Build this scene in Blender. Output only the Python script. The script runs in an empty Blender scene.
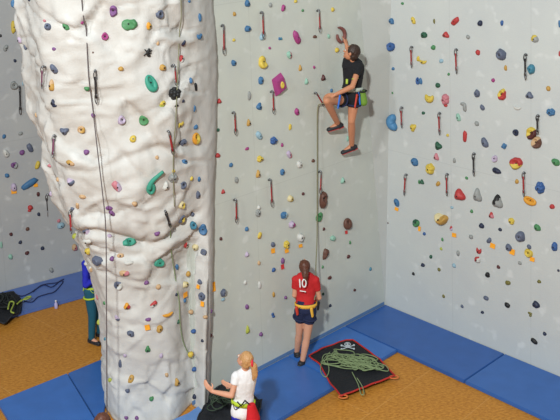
import bpy, bmesh, math, random
from mathutils import Vector, Matrix, noise
from mathutils.bvhtree import BVHTree
V = Vector
random.seed(7)
S = bpy.context.scene
COL = S.collection

# ------------------------------------------------------------------ camera
FPX, PITCH, ROLL, CAM = 900.0, math.radians(7.4), math.radians(-2.05), V((0, 0, 6.3))
_F = V((0, math.cos(PITCH), -math.sin(PITCH))); _X = V((1, 0, 0)); _U = _X.cross(_F)
CX = _X * math.cos(ROLL) + _U * math.sin(ROLL)
CU = -_X * math.sin(ROLL) + _U * math.cos(ROLL)
cam = bpy.data.cameras.new('camera'); co = bpy.data.objects.new('camera', cam); COL.objects.link(co)
co.matrix_world = Matrix(((CX.x, CU.x, -_F.x, CAM.x), (CX.y, CU.y, -_F.y, CAM.y), (CX.z, CU.z, -_F.z, CAM.z), (0, 0, 0, 1)))
cam.sensor_width = 36; cam.lens = 36 * FPX / 560; cam.shift_y = -210 / 560; cam.clip_end = 200
S.camera = co

# ------------------------------------------------------------------ light
W = bpy.data.worlds.new('hall_light'); S.world = W; W.use_nodes = True
W.node_tree.nodes['Background'].inputs[0].default_value = (0.84, 0.96, 1.06, 1)
W.node_tree.nodes['Background'].inputs[1].default_value = 0.23
def area(name, loc, target, size, power, col):
    l = bpy.data.lights.new(name, 'AREA'); l.shape = 'DISK'; l.size = size; l.energy = power; l.color = col
    o = bpy.data.objects.new(name, l); COL.objects.link(o); o.location = loc
    o.rotation_euler = (V(target) - V(loc)).to_track_quat('-Z', 'Y').to_euler()
area('hall_floodlight', (-1.8, -1.5, 9.6), (0, 11.5, 3.0), .6, 1650, (0.95, 1.0, 0.98))
area('side_floodlight', (-6.5, 0.5, 8.5), (2.0, 11.5, 3.0), 1.0, 400, (0.93, 0.98, 1.0))
area('high_floodlight', (-2.5, 4.0, 11.5), (-1.0, 11.0, 5.0), 1.6, 50, (1.0, 0.93, 0.83))
S.view_settings.view_transform = 'Standard'; S.view_settings.look = 'None'
S.view_settings.exposure = 0.07; S.view_settings.gamma = 1.0
S.view_settings.use_curve_mapping = False

# ------------------------------------------------------------------ helpers
def ray(x, y): return _F + CX * ((x - 280) / FPX) - CU * (y / FPX)
def gz(x, y, z=0.0):
    d = ray(x, y); return CAM + d * ((z - CAM.z) / d.z)
def at(x, y, Y):
    d = ray(x, y); return CAM + d * (Y / d.y)
def proj(P):
    v = V(P) - CAM; w = v.dot(_F); return (280 + FPX * v.dot(CX) / w, -FPX * v.dot(CU) / w)
def plane_hit(x, y, c, n):
    d = ray(x, y); return CAM + d * ((V(c) - CAM).dot(n) / d.dot(n))

def srgb(r, g, b):
    f = lambda c: (c / 255 / 12.92) if c / 255 <= 0.04045 else ((c / 255 + 0.055) / 1.055) ** 2.4
    return (f(r), f(g), f(b), 1)
MATS = {}
def mat(name, col, rough=0.6, metal=0.0, var=0.12, scale=40.0, bump=0.0, spec=0.4):
    if name in MATS: return MATS[name]
    m = bpy.data.materials.new(name); m.use_nodes = True; nt = m.node_tree; N = nt.nodes; L = nt.links
    b = N['Principled BSDF']; b.inputs['Roughness'].default_value = rough; b.inputs['Metallic'].default_value = metal
    b.inputs['Specular IOR Level'].default_value = spec
    tc = N.new('ShaderNodeTexCoord'); nz = N.new('ShaderNodeTexNoise'); nz.inputs['Scale'].default_value = scale
    nz.inputs['Detail'].default_value = 4
    L.new(tc.outputs['Object'], nz.inputs['Vector'])
    mx = N.new('ShaderNodeMix'); mx.data_type = 'RGBA'
    c = srgb(*col)
    mx.inputs[6].default_value = tuple(max(0, v * (1 - var)) for v in c[:3]) + (1,)
    mx.inputs[7].default_value = tuple(min(1, v * (1 + var)) for v in c[:3]) + (1,)
    L.new(nz.outputs['Fac'], mx.inputs[0]); L.new(mx.outputs[2], b.inputs['Base Color'])
    if bump:
        bp = N.new('ShaderNodeBump'); bp.inputs['Strength'].default_value = bump; bp.inputs['Distance'].default_value = 0.02
        L.new(nz.outputs['Fac'], bp.inputs['Height']); L.new(bp.outputs['Normal'], b.inputs['Normal'])
    MATS[name] = m; return m

def wall_mat(name, col, blotch, scale=1.6, panel=True, bump=0.15, rough=0.85, seam=1.22):
    """painted plaster: fine grain, faint chalk smudges, insert-nut dots and panel joints"""
    m = bpy.data.materials.new(name); m.use_nodes = True; nt = m.node_tree; N = nt.nodes; L = nt.links
    b = N['Principled BSDF']; b.inputs['Roughness'].default_value = rough; b.inputs['Specular IOR Level'].default_value = 0.2
    tc = N.new('ShaderNodeTexCoord'); c = srgb(*col)
    def nz(s, d=5, r=0.6):
        n = N.new('ShaderNodeTexNoise'); n.inputs['Scale'].default_value = s; n.inputs['Detail'].default_value = d
        n.inputs['Roughness'].default_value = r; L.new(tc.outputs['Object'], n.inputs['Vector']); return n
    def ramp(src, a, bb, lo, hi):
        r = N.new('ShaderNodeMapRange'); r.inputs[1].default_value = a; r.inputs[2].default_value = bb
        r.inputs[3].default_value = lo; r.inputs[4].default_value = hi; L.new(src, r.inputs[0]); return r.outputs[0]
    def mix(fac, a, bcol, mode='MIX'):
        x = N.new('ShaderNodeMix'); x.data_type = 'RGBA'; x.blend_type = mode
        if isinstance(fac, float): x.inputs[0].default_value = fac
        else: L.new(fac, x.inputs[0])
        if isinstance(a, tuple): x.inputs[6].default_value = a
        else: L.new(a, x.inputs[6])
        if isinstance(bcol, tuple): x.inputs[7].default_value = bcol
        else: L.new(bcol, x.inputs[7])
        return x.outputs[2]
    n1 = nz(scale); n2 = nz(60, 3); n3 = nz(5.5, 2, 0.4)
    base = mix(ramp(n1.outputs['Fac'], .35, .65, 0, 1), c, srgb(*blotch))
    base = mix(ramp(n2.outputs['Fac'], .3, .7, 0, .16), base, tuple(v * .8 for v in c[:3]) + (1,))
    base = mix(ramp(n3.outputs['Fac'], .62, .74, 0, .22), base, (0.86, 0.86, 0.85, 1))
    vo = N.new('ShaderNodeTexVoronoi'); vo.inputs['Scale'].default_value = 6.5; vo.inputs['Randomness'].default_value = .55
    L.new(tc.outputs['Object'], vo.inputs['Vector'])
    base = mix(ramp(vo.outputs['Distance'], .02, .03, .25, 0), base, (0.16, 0.15, 0.14, 1))
    if panel:
        br = N.new('ShaderNodeTexBrick'); br.offset = 0; br.inputs['Scale'].default_value = 1.0
        br.inputs['Brick Width'].default_value = seam; br.inputs['Row Height'].default_value = 2.44
        br.inputs['Mortar Size'].default_value = 0.006; br.inputs['Mortar Smooth'].default_value = .6
        L.new(tc.outputs['Object'], br.inputs['Vector'])
        base = mix(ramp(br.outputs['Fac'], 0, 1, 0, .3), base, tuple(v * .62 for v in c[:3]) + (1,))
    L.new(base, b.inputs['Base Color'])
    bp = N.new('ShaderNodeBump'); bp.inputs['Strength'].default_value = bump; bp.inputs['Distance'].default_value = 0.01
    L.new(n2.outputs['Fac'], bp.inputs['Height']); L.new(bp.outputs['Normal'], b.inputs['Normal'])
    return m

def link(name, me, m=None, parent=None, smooth=False):
    if isinstance(me, bmesh.types.BMesh):
        b = me; me = bpy.data.meshes.new(name); b.normal_update(); b.to_mesh(me); b.free()
    o = bpy.data.objects.new(name, me); COL.objects.link(o)
    if m is not None:
        for mm in (m if isinstance(m, (list, tuple)) else [m]): me.materials.append(mm)
    if smooth:
        for p in me.polygons: p.use_smooth = True
    if parent is not None: o.parent = parent; o.matrix_parent_inverse = parent.matrix_world.inverted()
    return o
def tag(o, label=None, cat=None, group=None, kind=None):
    if label: o['label'] = label
    if cat: o['category'] = cat
    if group: o['group'] = group
    if kind: o['kind'] = kind
    return o
def empty(name, loc):
    o = bpy.data.objects.new(name, None); COL.objects.link(o); o.location = loc; o.empty_display_size = .1
    o.matrix_world = Matrix.Translation(V(loc)); return o
def frame(o, org, xa, ya, za):
    o.matrix_world = Matrix(((xa.x, ya.x, za.x, org.x), (xa.y, ya.y, za.y, org.y), (xa.z, ya.z, za.z, org.z), (0, 0, 0, 1)))
def box(b, lo, hi):
    vs = [b.verts.new((x, y, z)) for x in (lo[0], hi[0]) for y in (lo[1], hi[1]) for z in (lo[2], hi[2])]
    for f in ((0, 1, 3, 2), (4, 6, 7, 5), (0, 4, 5, 1), (2, 3, 7, 6), (0, 2, 6, 4), (1, 5, 7, 3)): b.faces.new([vs[i] for i in f])
def prism(poly, z0, z1, bev=0.0):
    b = bmesh.new()
    lo = [b.verts.new((p[0], p[1], z0)) for p in poly]; hi = [b.verts.new((p[0], p[1], z1)) for p in poly]
    b.faces.new(lo[::-1]); b.faces.new(hi); n = len(poly)
    for i in range(n): b.faces.new((lo[i], lo[(i + 1) % n], hi[(i + 1) % n], hi[i]))
    bmesh.ops.recalc_face_normals(b, faces=b.faces[:])
    if bev: bmesh.ops.bevel(b, geom=[e for e in b.edges], offset=bev, segments=2, affect='EDGES')
    return b
def catmull(P, closed=False, n=6):
    P = [V(p) for p in P]; out = []; m = len(P)
    for i in range(m if closed else m - 1):
        if closed: a, b_, c, d = P[(i - 1) % m], P[i], P[(i + 1) % m], P[(i + 2) % m]
        else: a, b_, c, d = P[max(i - 1, 0)], P[i], P[i + 1], P[min(i + 2, m - 1)]
        for k in range(n):
            t = k / n
            out.append(0.5 * ((2 * b_) + (c - a) * t + (2 * a - 5 * b_ + 4 * c - d) * t * t + (3 * b_ - a - 3 * c + d) * t ** 3))
    if not closed: out.append(P[-1])
    return out
def tube(b, pts, r, seg=6, closed=False, flat=1.0):
    """sweep a round or flattened section along pts; r is a number or a list"""
    pts = [V(p) for p in pts]; n = len(pts); rings = []; up = None
    for i, p in enumerate(pts):
        if closed: t = pts[(i + 1) % n] - pts[i - 1]
        else: t = pts[min(i + 1, n - 1)] - pts[max(i - 1, 0)]
        if t.length < 1e-9: t = V((0, 0, 1))
        t.normalize()
        if up is None:
            up = V((0, 0, 1)) if abs(t.z) < .9 else V((0, 1, 0))
        s = t.cross(up)
        if s.length < 1e-6: s = t.orthogonal()
        s.normalize(); up = s.cross(t).normalized()
        rr = r[i] if isinstance(r, (list, tuple)) else r
        rings.append([b.verts.new(p + s * (rr * math.cos(2 * math.pi * k / seg)) + up * (rr * flat * math.sin(2 * math.pi * k / seg))) for k in range(seg)])
    for i in range(n if closed else n - 1):
        A, B = rings[i], rings[(i + 1) % n]
        for k in range(seg): b.faces.new((A[k], A[(k + 1) % seg], B[(k + 1) % seg], B[k]))
    if not closed: b.faces.new(rings[0][::-1]); b.faces.new(rings[-1])

# ------------------------------------------------------------------ setting
C0 = V((1.40, 12.66, 0)); UM = V((-.734, -.679, 0)); NM = V((.679, -.734, 0)); UR = V((.68, -.733, 0)); NR = V((-.733, -.68, 0))
CL = V((-4.59, 13.54, 0)); UL = V((.853, .522, 0)); NL = V((.522, -.853, 0))
ZT = 9.0; MT = 0.05
def panel_obj(name, quad3, thick, n, m, kind='structure'):
    """a slab whose object frame lies in the wall: local x along, local y up, z out of the wall"""
    o3 = V(quad3[0]); xa = (V(quad3[1]) - o3); xa.z = 0; xa.normalize(); ya = V((0, 0, 1)); za = xa.cross(ya)
    if za.dot(n) < 0: xa = -xa; za = -za
    b = bmesh.new()
    loc = [V(((V(p) - o3).dot(xa), (V(p) - o3).dot(ya), (V(p) - o3).dot(za))) for p in quad3]
    fr = [b.verts.new(p) for p in loc]; bk = [b.verts.new(p - V((0, 0, thick))) for p in loc]
    b.faces.new(fr); b.faces.new(bk[::-1]); k = len(fr)
    for i in range(k): b.faces.new((fr[i], fr[(i + 1) % k], bk[(i + 1) % k], bk[i]))
    bmesh.ops.recalc_face_normals(b, faces=b.faces[:])
    o = link(name, b, m); frame(o, o3, xa, ya, za); tag(o, kind=kind); return o
m_main = wall_mat('plaster_main', (196, 199, 190), (189, 192, 186))
m_right = wall_mat('plaster_right', (190, 193, 191), (185, 188, 188))
m_left = wall_mat('plaster_left', (172, 172, 171), (163, 164, 166))
# the chamfer strip between the two walls, tapering to nothing at the floor
pA = plane_hit(360, 0, C0, NM); pB = plane_hit(391, 0, C0, NR); base = V((C0.x, C0.y, 0))
k = ZT / pA.z; pA2 = base + (pA - base) * k; pA2.z = ZT; k = ZT / pB.z; pB2 = base + (pB - base) * k; pB2.z = ZT
eM = C0 + UM * 3.52; eR = C0 + UR * 9
panel_obj('wall_main', [base, eM, eM + V((0, 0, ZT)), pA2], 0.30, NM, m_main)
panel_obj('wall_right', [base, eR, eR + V((0, 0, ZT)), pB2], 0.25, NR, m_right)
m_ch = wall_mat('plaster_corner_shaded', (180, 181, 177), (174, 176, 172), panel=False)  # shade on the chamfer strip painted in as a greyer plaster colour
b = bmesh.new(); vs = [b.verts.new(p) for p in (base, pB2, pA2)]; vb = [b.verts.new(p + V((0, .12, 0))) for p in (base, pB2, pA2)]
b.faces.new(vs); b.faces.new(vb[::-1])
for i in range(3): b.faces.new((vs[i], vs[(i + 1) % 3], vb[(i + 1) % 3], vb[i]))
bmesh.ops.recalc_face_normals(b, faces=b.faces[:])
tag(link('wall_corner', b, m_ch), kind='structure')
l0 = CL - UL * 6; l1 = CL + UL * 5.5
panel_obj('wall_left', [l0, l1, l1 + V((0, 0, ZT)), l0 + V((0, 0, ZT))], 0.25, NL, m_left)
r0 = C0 - UR * 4.2; r0b = C0 + V((-.733, -.68, 0)) * -.25
panel_obj('wall_back', [C0 - UR * .3, r0, r0 + V((0, 0, ZT)), C0 - UR * .3 + V((0, 0, ZT))], 0.2, NR, m_left)

# floor: cork-coloured sports floor
fm = bpy.data.materials.new('cork_floor'); fm.use_nodes = True; nt = fm.node_tree; N = nt.nodes; L = nt.links
bs = N['Principled BSDF']; bs.inputs['Roughness'].default_value = .55; bs.inputs['Specular IOR Level'].default_value = .3
tc = N.new('ShaderNodeTexCoord')
n1 = N.new('ShaderNodeTexNoise'); n1.inputs['Scale'].default_value = 45; n1.inputs['Detail'].default_value = 6; n1.inputs['Roughness'].default_value = .7
mp = N.new('ShaderNodeMapping'); mp.inputs['Rotation'].default_value = (0, 0, math.radians(-32)); mp.inputs['Scale'].default_value = (.45, 1, 1)
L.new(tc.outputs['Object'], mp.inputs[0]); L.new(mp.outputs[0], n1.inputs['Vector'])
cr = N.new('ShaderNodeValToRGB'); cr.color_ramp.elements[0].position = .33; cr.color_ramp.elements[0].color = srgb(160, 100, 34)
cr.color_ramp.elements[1].position = .66; cr.color_ramp.elements[1].color = srgb(210, 148, 62)
L.new(n1.outputs['Fac'], cr.inputs[0])
n2 = N.new('ShaderNodeTexNoise'); n2.inputs['Scale'].default_value = 2.2; L.new(tc.outputs['Object'], n2.inputs['Vector'])
mx = N.new('ShaderNodeMix'); mx.data_type = 'RGBA'; mx.blend_type = 'MULTIPLY'; mx.inputs[7].default_value = (.90, .87, .82, 1)
L.new(n2.outputs['Fac'], mx.inputs[0]); L.new(cr.outputs[0], mx.inputs[6])
br = N.new('ShaderNodeTexBrick'); br.inputs['Scale'].default_value = 1; br.inputs['Brick Width'].default_value = 2.6; br.inputs['Row Height'].default_value = .9
br.inputs['Mortar Size'].default_value = .006
mp2 = N.new('ShaderNodeMapping'); mp2.inputs['Rotation'].default_value = (0, 0, math.radians(-46)); L.new(tc.outputs['Object'], mp2.inputs[0]); L.new(mp2.outputs[0], br.inputs[0])
mx2 = N.new('ShaderNodeMix'); mx2.data_type = 'RGBA'; mx2.inputs[7].default_value = srgb(214, 164, 96)
mr = N.new('ShaderNodeMath'); mr.operation = 'MULTIPLY'; mr.inputs[1].default_value = .35; L.new(br.outputs['Fac'], mr.inputs[0])
L.new(mr.outputs[0], mx2.inputs[0]); L.new(mx.outputs[2], mx2.inputs[6]); L.new(mx2.outputs[2], bs.inputs['Base Color'])
b = bmesh.new(); box(b, (-14, -3, -.2), (12, 22, 0)); tag(link('floor', b, fm), kind='structure')

# blue safety mats
def mat_mat(name, col, scale=5.0):
    m = mat(name, col, rough=.34, var=.16, scale=scale, bump=.08, spec=.5); return m
mb = [mat_mat('mat_blue_a', (52, 98, 166)), mat_mat('mat_blue_b', (46, 90, 158)), mat_mat('mat_blue_c', (54, 104, 176))]
def xy(p): return (p.x, p.y)
def safety_mat(poly, label, m, group):
    o = link('safety_mat', prism(poly, 0.001, MT, .008), m); tag(o, label, 'mat', group); return o
g = 0.006
wM = 1.30   # mat depth out from the walls
def MP(u, d): return xy(C0 + UM * u + NM * d)
def RP(u, d): return xy(C0 + UR * u + NR * d)
grp = 'blue floor mats along the climbing walls'
safety_mat([RP(g, g), RP(2.05, g), RP(2.05, .90), RP(.965, .885), RP(g, .885)], 'blue safety mat filling the corner where the two pale walls meet', mb[1], grp)
safety_mat([RP(2.06, g), RP(5.3, g), RP(5.3, .95), RP(2.06, .90)], 'long blue safety mat along the right wall beside the orange floor', mb[0], grp)
safety_mat([MP(.895, g), MP(2.0, g), MP(2.0, .97), MP(.895, .965)], 'blue safety mat under the black rope tarp and the red-shirted belayer', mb[2], grp)
safety_mat([MP(2.01, g), MP(3.35, g), MP(3.35, .98), MP(2.01, .97)], 'blue safety mat between the belayer and the girl in white', mb[0], grp)
pl_ = [gz(0, 398.5, MT), gz(66, 373, MT), gz(99, 423, MT), gz(10, 423, MT), gz(0, 407, MT)]
p0 = gz(-3, 401, MT); p1 = gz(67, 373, MT); p2 = gz(105, 359.5, MT)
dn = V((.62, -.78, 0)) * 1.6
safety_mat([xy(p0), xy(gz(30, 455, MT)), xy(gz(98, 424, MT)), xy(p1)], 'blue safety mat at the lower left with its cut end by the floor', mb[2], grp)
safety_mat([xy(p1 + V((.012, 0, 0))), xy(gz(99, 423.5, MT)), (-2.30, 10.12), (-2.38, 10.9), xy(gz(104, 358, MT))], 'blue safety mat meeting the left foot of the white climbing pillar', mb[0], grp)
safety_mat([xy(gz(31, 456, MT)), xy(gz(100, 425, MT)), (-2.31, 10.10), (-2.2, 9.90), (-1.50, 9.90), (-1.28, 10.06), (-1.12, 10.26), (-1.06, 10.34), (-.41, 9.655), xy(gz(226, 470, MT)), xy(gz(60, 505, MT))], 'pale blue safety mat in front of the white climbing pillar foot', mat_mat('mat_blue_pale', (96, 136, 192)), grp)
lf = [CL + UL * .0 + NL * .012 - UL * 3, CL + NL * .012 + UL * 3.2]
safety_mat([xy(lf[0]), xy(lf[1]), xy(lf[1] + NL * .90), xy(lf[0] + NL * .90)], 'blue safety mat along the foot of the dark grey left wall', mat_mat('mat_blue_back', (80, 108, 172)), grp)
# thin blue-grey strip along the foot of the main wall
for nm, a_, u_, n_, le in (('base_strip_main', C0, UM, NM, 3.6),):
    b = bmesh.new(); p = [a_ + u_ * .03, a_ + u_ * le]
    tag(link(nm, prism([xy(p[0]), xy(p[1]), xy(p[1] + n_ * .005), xy(p[0] + n_ * .005)], MT, .10), mat('base_strip_blue', (92, 124, 166))), kind='structure')

# ------------------------------------------------------------------ the climbing pillar
def interp(x, X_, Y_):
    if x <= X_[0]: return Y_[0]
    for i in range(1, len(X_)):
        if x <= X_[i]: return Y_[i - 1] + (Y_[i] - Y_[i - 1]) * (x - X_[i - 1]) / (X_[i] - X_[i - 1])
    return Y_[-1]
SIL = [(-200, 6), (0, 13), (30, 16), (70, 20), (105, 26), (140, 34), (165, 43), (190, 49), (210, 56), (235, 68), (260, 82), (290, 93), (310, 96), (360, 98), (385, 101), (430, 105)]
RGT = [(-200, 205), (0, 208), (50, 212), (100, 213), (150, 212), (200, 210), (300, 209), (350, 207), (430, 205)]
ZK = [0, .5, 1.4, 1.9, 2.4, 3.0, 3.9, 5.2, 9]
YF = [9.90, 9.91, 9.92, 9.88, 9.68, 9.56, 9.46, 9.36, 9.20]
YL = [10.40, 10.38, 10.36, 10.33, 10.25, 10.18, 10.12, 10.05, 10.0]
def px_at(row_pts, z, Y):
    lo, hi = -400.0, 450.0
    for _ in range(30):
        mid = (lo + hi) / 2
        if at(100, mid, Y).z > z: lo = mid
        else: hi = mid
    return interp(lo, [r[0] for r in row_pts], [r[1] for r in row_pts]), lo
def pillar_section(z):
    yf, yl = interp(z, ZK, YF), interp(z, ZK, YL)
    xl, rl = px_at(SIL, z, yl); L_ = at(xl, rl, yl)
    xr, rr = px_at(RGT, z, 10.45); R_ = plane_hit(xr, rr, C0, NM)
    p1x, r1 = px_at([(-200, 158), (0, 156), (120, 160), (235, 158), (300, 168), (430, 178)], z, yf); P1 = at(p1x, r1, yf + .10)
    wid = P1.x - L_.x
    P2 = V((L_.x + wid * .30, yf + .02, z)); P25 = V((L_.x + wid * .66, yf - .02, z)); P22 = V((L_.x + wid * .10, yl - .20, z))
    P05 = V(((P1.x * .45 + R_.x * .55), yf + .40, z)); P07 = V((R_.x + .03, R_.y - .25, z))
    bk = [V((R_.x + .05, R_.y + .12, z)), V((R_.x - .25, 11.15, z)), V(((L_.x + R_.x) / 2, 11.35, z)), V((L_.x + .18, 10.95, z))]
    pts = [P07, P05, P1, P25, P2, P22, V((L_.x, yl, z)), V((L_.x + .05, yl + .28, z))] + bk[::-1]
    return [V((p.x, p.y, z)) for p in pts]
NA, NZ = 168, 270
b = bmesh.new(); rings = []
for j in range(NZ + 1):
    z = 0.0 + 6.9 * j / NZ
    sec = catmull(pillar_section(z), True, 14)
    ring = []
    for i in range(len(sec)):
        p = sec[i]; q = sec[(i + 1) % len(sec)] - sec[i - 1]; nn = V((q.y, -q.x, 0)).normalized()
        cx = V((-1.7, 10.5, z))
        if nn.dot(p - cx) < 0: nn = -nn
        s = V((p.x, p.y, z))
        w2 = V((noise.noise(s * .9), noise.noise(s * .9 + V((9, 9, 9))), noise.noise(s * .9 + V((4, 2, 8)))))
        big = noise.noise(s * 1.1 + V((3, 1, 7))) * .07; cr_ = abs(noise.noise(V((s.x * .9, s.y * .9, s.z * 1.9)) + w2 * .6 + V((7, 3, 1)))); crack = math.exp(-(cr_ / .022) ** 2) * .030
        rid = 1 - abs(noise.noise((s + w2 * .45) * 1.9)) * 2.2           # folds
        rid = max(0, rid - .45) * .075
        rid2 = max(0, 1 - abs(noise.noise((s + w2 * .3) * 4.2 + V((5, 5, 5)))) * 3 - .4) * .035
        fine = noise.noise(s * 9) * .008
        lip = math.exp(-((z - 2.38 - .12 * math.sin(p.x * 5)) / .055) ** 2) * .06      # undercut crease below the bulge
        lip2 = math.exp(-((z - 3.35 - .1 * math.sin(p.x * 4 + 1)) / .05) ** 2) * .035
        amp = .35 if z < 1.4 else interp(z, [1.4, 2.2], [.35, 1.0])
        wg = max(0.0, min(1.0, (i - 1) / 12, (104 - i) / 16)); amp *= .15 + .85 * wg
        vd, vp_ = noise.voronoi(s * 1.25 + w2 * .25); cd = noise.noise_vector(vp_[0] * 7.3); e_ = min(1, (vd[1] - vd[0]) / .05)
        sil = .45 if 52 < i < 100 else 1.0
        facet = sil * max(-.07, min(.07, (s * 1.25 + w2 * .25 - vp_[0]).dot(cd) * .22)) * e_ * (.5 + .5 * amp)
        vd2, vp2 = noise.voronoi(s * 2.9 + w2 * .5 + V((4, 4, 4))); facet += max(-.03, min(.03, (s * 2.9 + w2 * .5 + V((4, 4, 4)) - vp2[0]).dot(noise.noise_vector(vp2[0] * 5.1)) * .07)) * min(1, (vd2[1] - vd2[0]) / .08) * wg
        d = (big + rid * .6 + rid2 * .7 - crack) * amp + facet * wg + fine - (lip * 1.5 + lip2) * wg - .03
        ring.append(b.verts.new(p + nn * d))
    rings.append(ring)
for j in range(NZ):
    A, B = rings[j], rings[j + 1]; n_ = len(A)
    for i in range(n_): b.faces.new((A[i], A[(i + 1) % n_], B[(i + 1) % n_], B[i]))
b.faces.new(rings[0][::-1]); b.faces.new(rings[-1])
bmesh.ops.recalc_face_normals(b, faces=b.faces[:])
pil_bvh = BVHTree.FromBMesh(b)
m_pil = wall_mat('plaster_pillar', (202, 200, 197), (188, 183, 177), scale=1.6, panel=False, bump=.5)
o = link('wall_pillar', b, m_pil, smooth=True); tag(o, kind='structure')

PLANES = [(C0, NM, UM, 3.6), (C0, NR, UR, 9), (CL - UL * 6, NL, UL, 12)]
def cast_any(x, y):
    """nearest point of pillar or walls seen through a photo point -> (point, normal, surface name)"""
    d = ray(x, y).normalized(); best = None
    h = pil_bvh.ray_cast(CAM, d)
    if h[0] is not None: best = (h[3], h[0], h[1], 'pillar')
    for (c, n, u, le), nm in zip(PLANES, ('main wall', 'right wall', 'left wall')):
        dd = d.dot(n)
        if dd >= -1e-6: continue
        t = (c - CAM).dot(n) / dd
        P = CAM + d * t; uu = (P - c).dot(u)
        if t > 0 and 0 <= uu <= le and P.z > 0 and (best is None or t < best[0]): best = (t, P, n.copy(), nm)
    return best

# ------------------------------------------------------------------ climbing holds
PAL = dict(gn=(70, 140, 84), dg=(36, 92, 66), bl=(58, 112, 162), nv=(38, 46, 74), sl=(92, 100, 124), gy=(150, 152, 150), wh=(206, 204, 198),
  pu=(126, 74, 136), mg=(168, 52, 124), pk=(206, 118, 130), rd=(196, 52, 52), dr=(90, 38, 38), ye=(222, 190, 62), oc=(198, 148, 62), tn=(206, 164, 118),
  yg=(178, 184, 60), te=(52, 158, 132), mi=(140, 190, 168), li=(188, 168, 196), br=(106, 66, 52), bk=(30, 30, 32), cr=(222, 204, 150), orr=(236, 158, 36), pb=(146, 182, 200), ol=(120, 112, 48), tb=(58, 130, 158), sb=(50, 92, 158), kb=(70, 136, 190))
CN = dict(gn='green', dg='dark green', bl='blue', nv='navy', sl='slate blue', gy='grey', wh='off-white', pu='purple', mg='magenta', pk='pink', rd='red', dr='maroon',
  ye='yellow', oc='ochre', tn='tan', yg='lime green', te='teal', mi='mint green', li='lilac', br='brown', bk='black', cr='cream', orr='orange', pb='pale blue', ol='olive', tb='greenish blue', sb='bright blue', kb='light blue')
def hold_mat(c):
    q = PAL[c]; g_ = sum(q) / 3; q = tuple((v * .86 + g_ * .14) * .93 for v in q)
    return mat('hold_' + CN[c].replace(' ', '_'), q, rough=.55, var=.14, scale=30, bump=.15)
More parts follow.
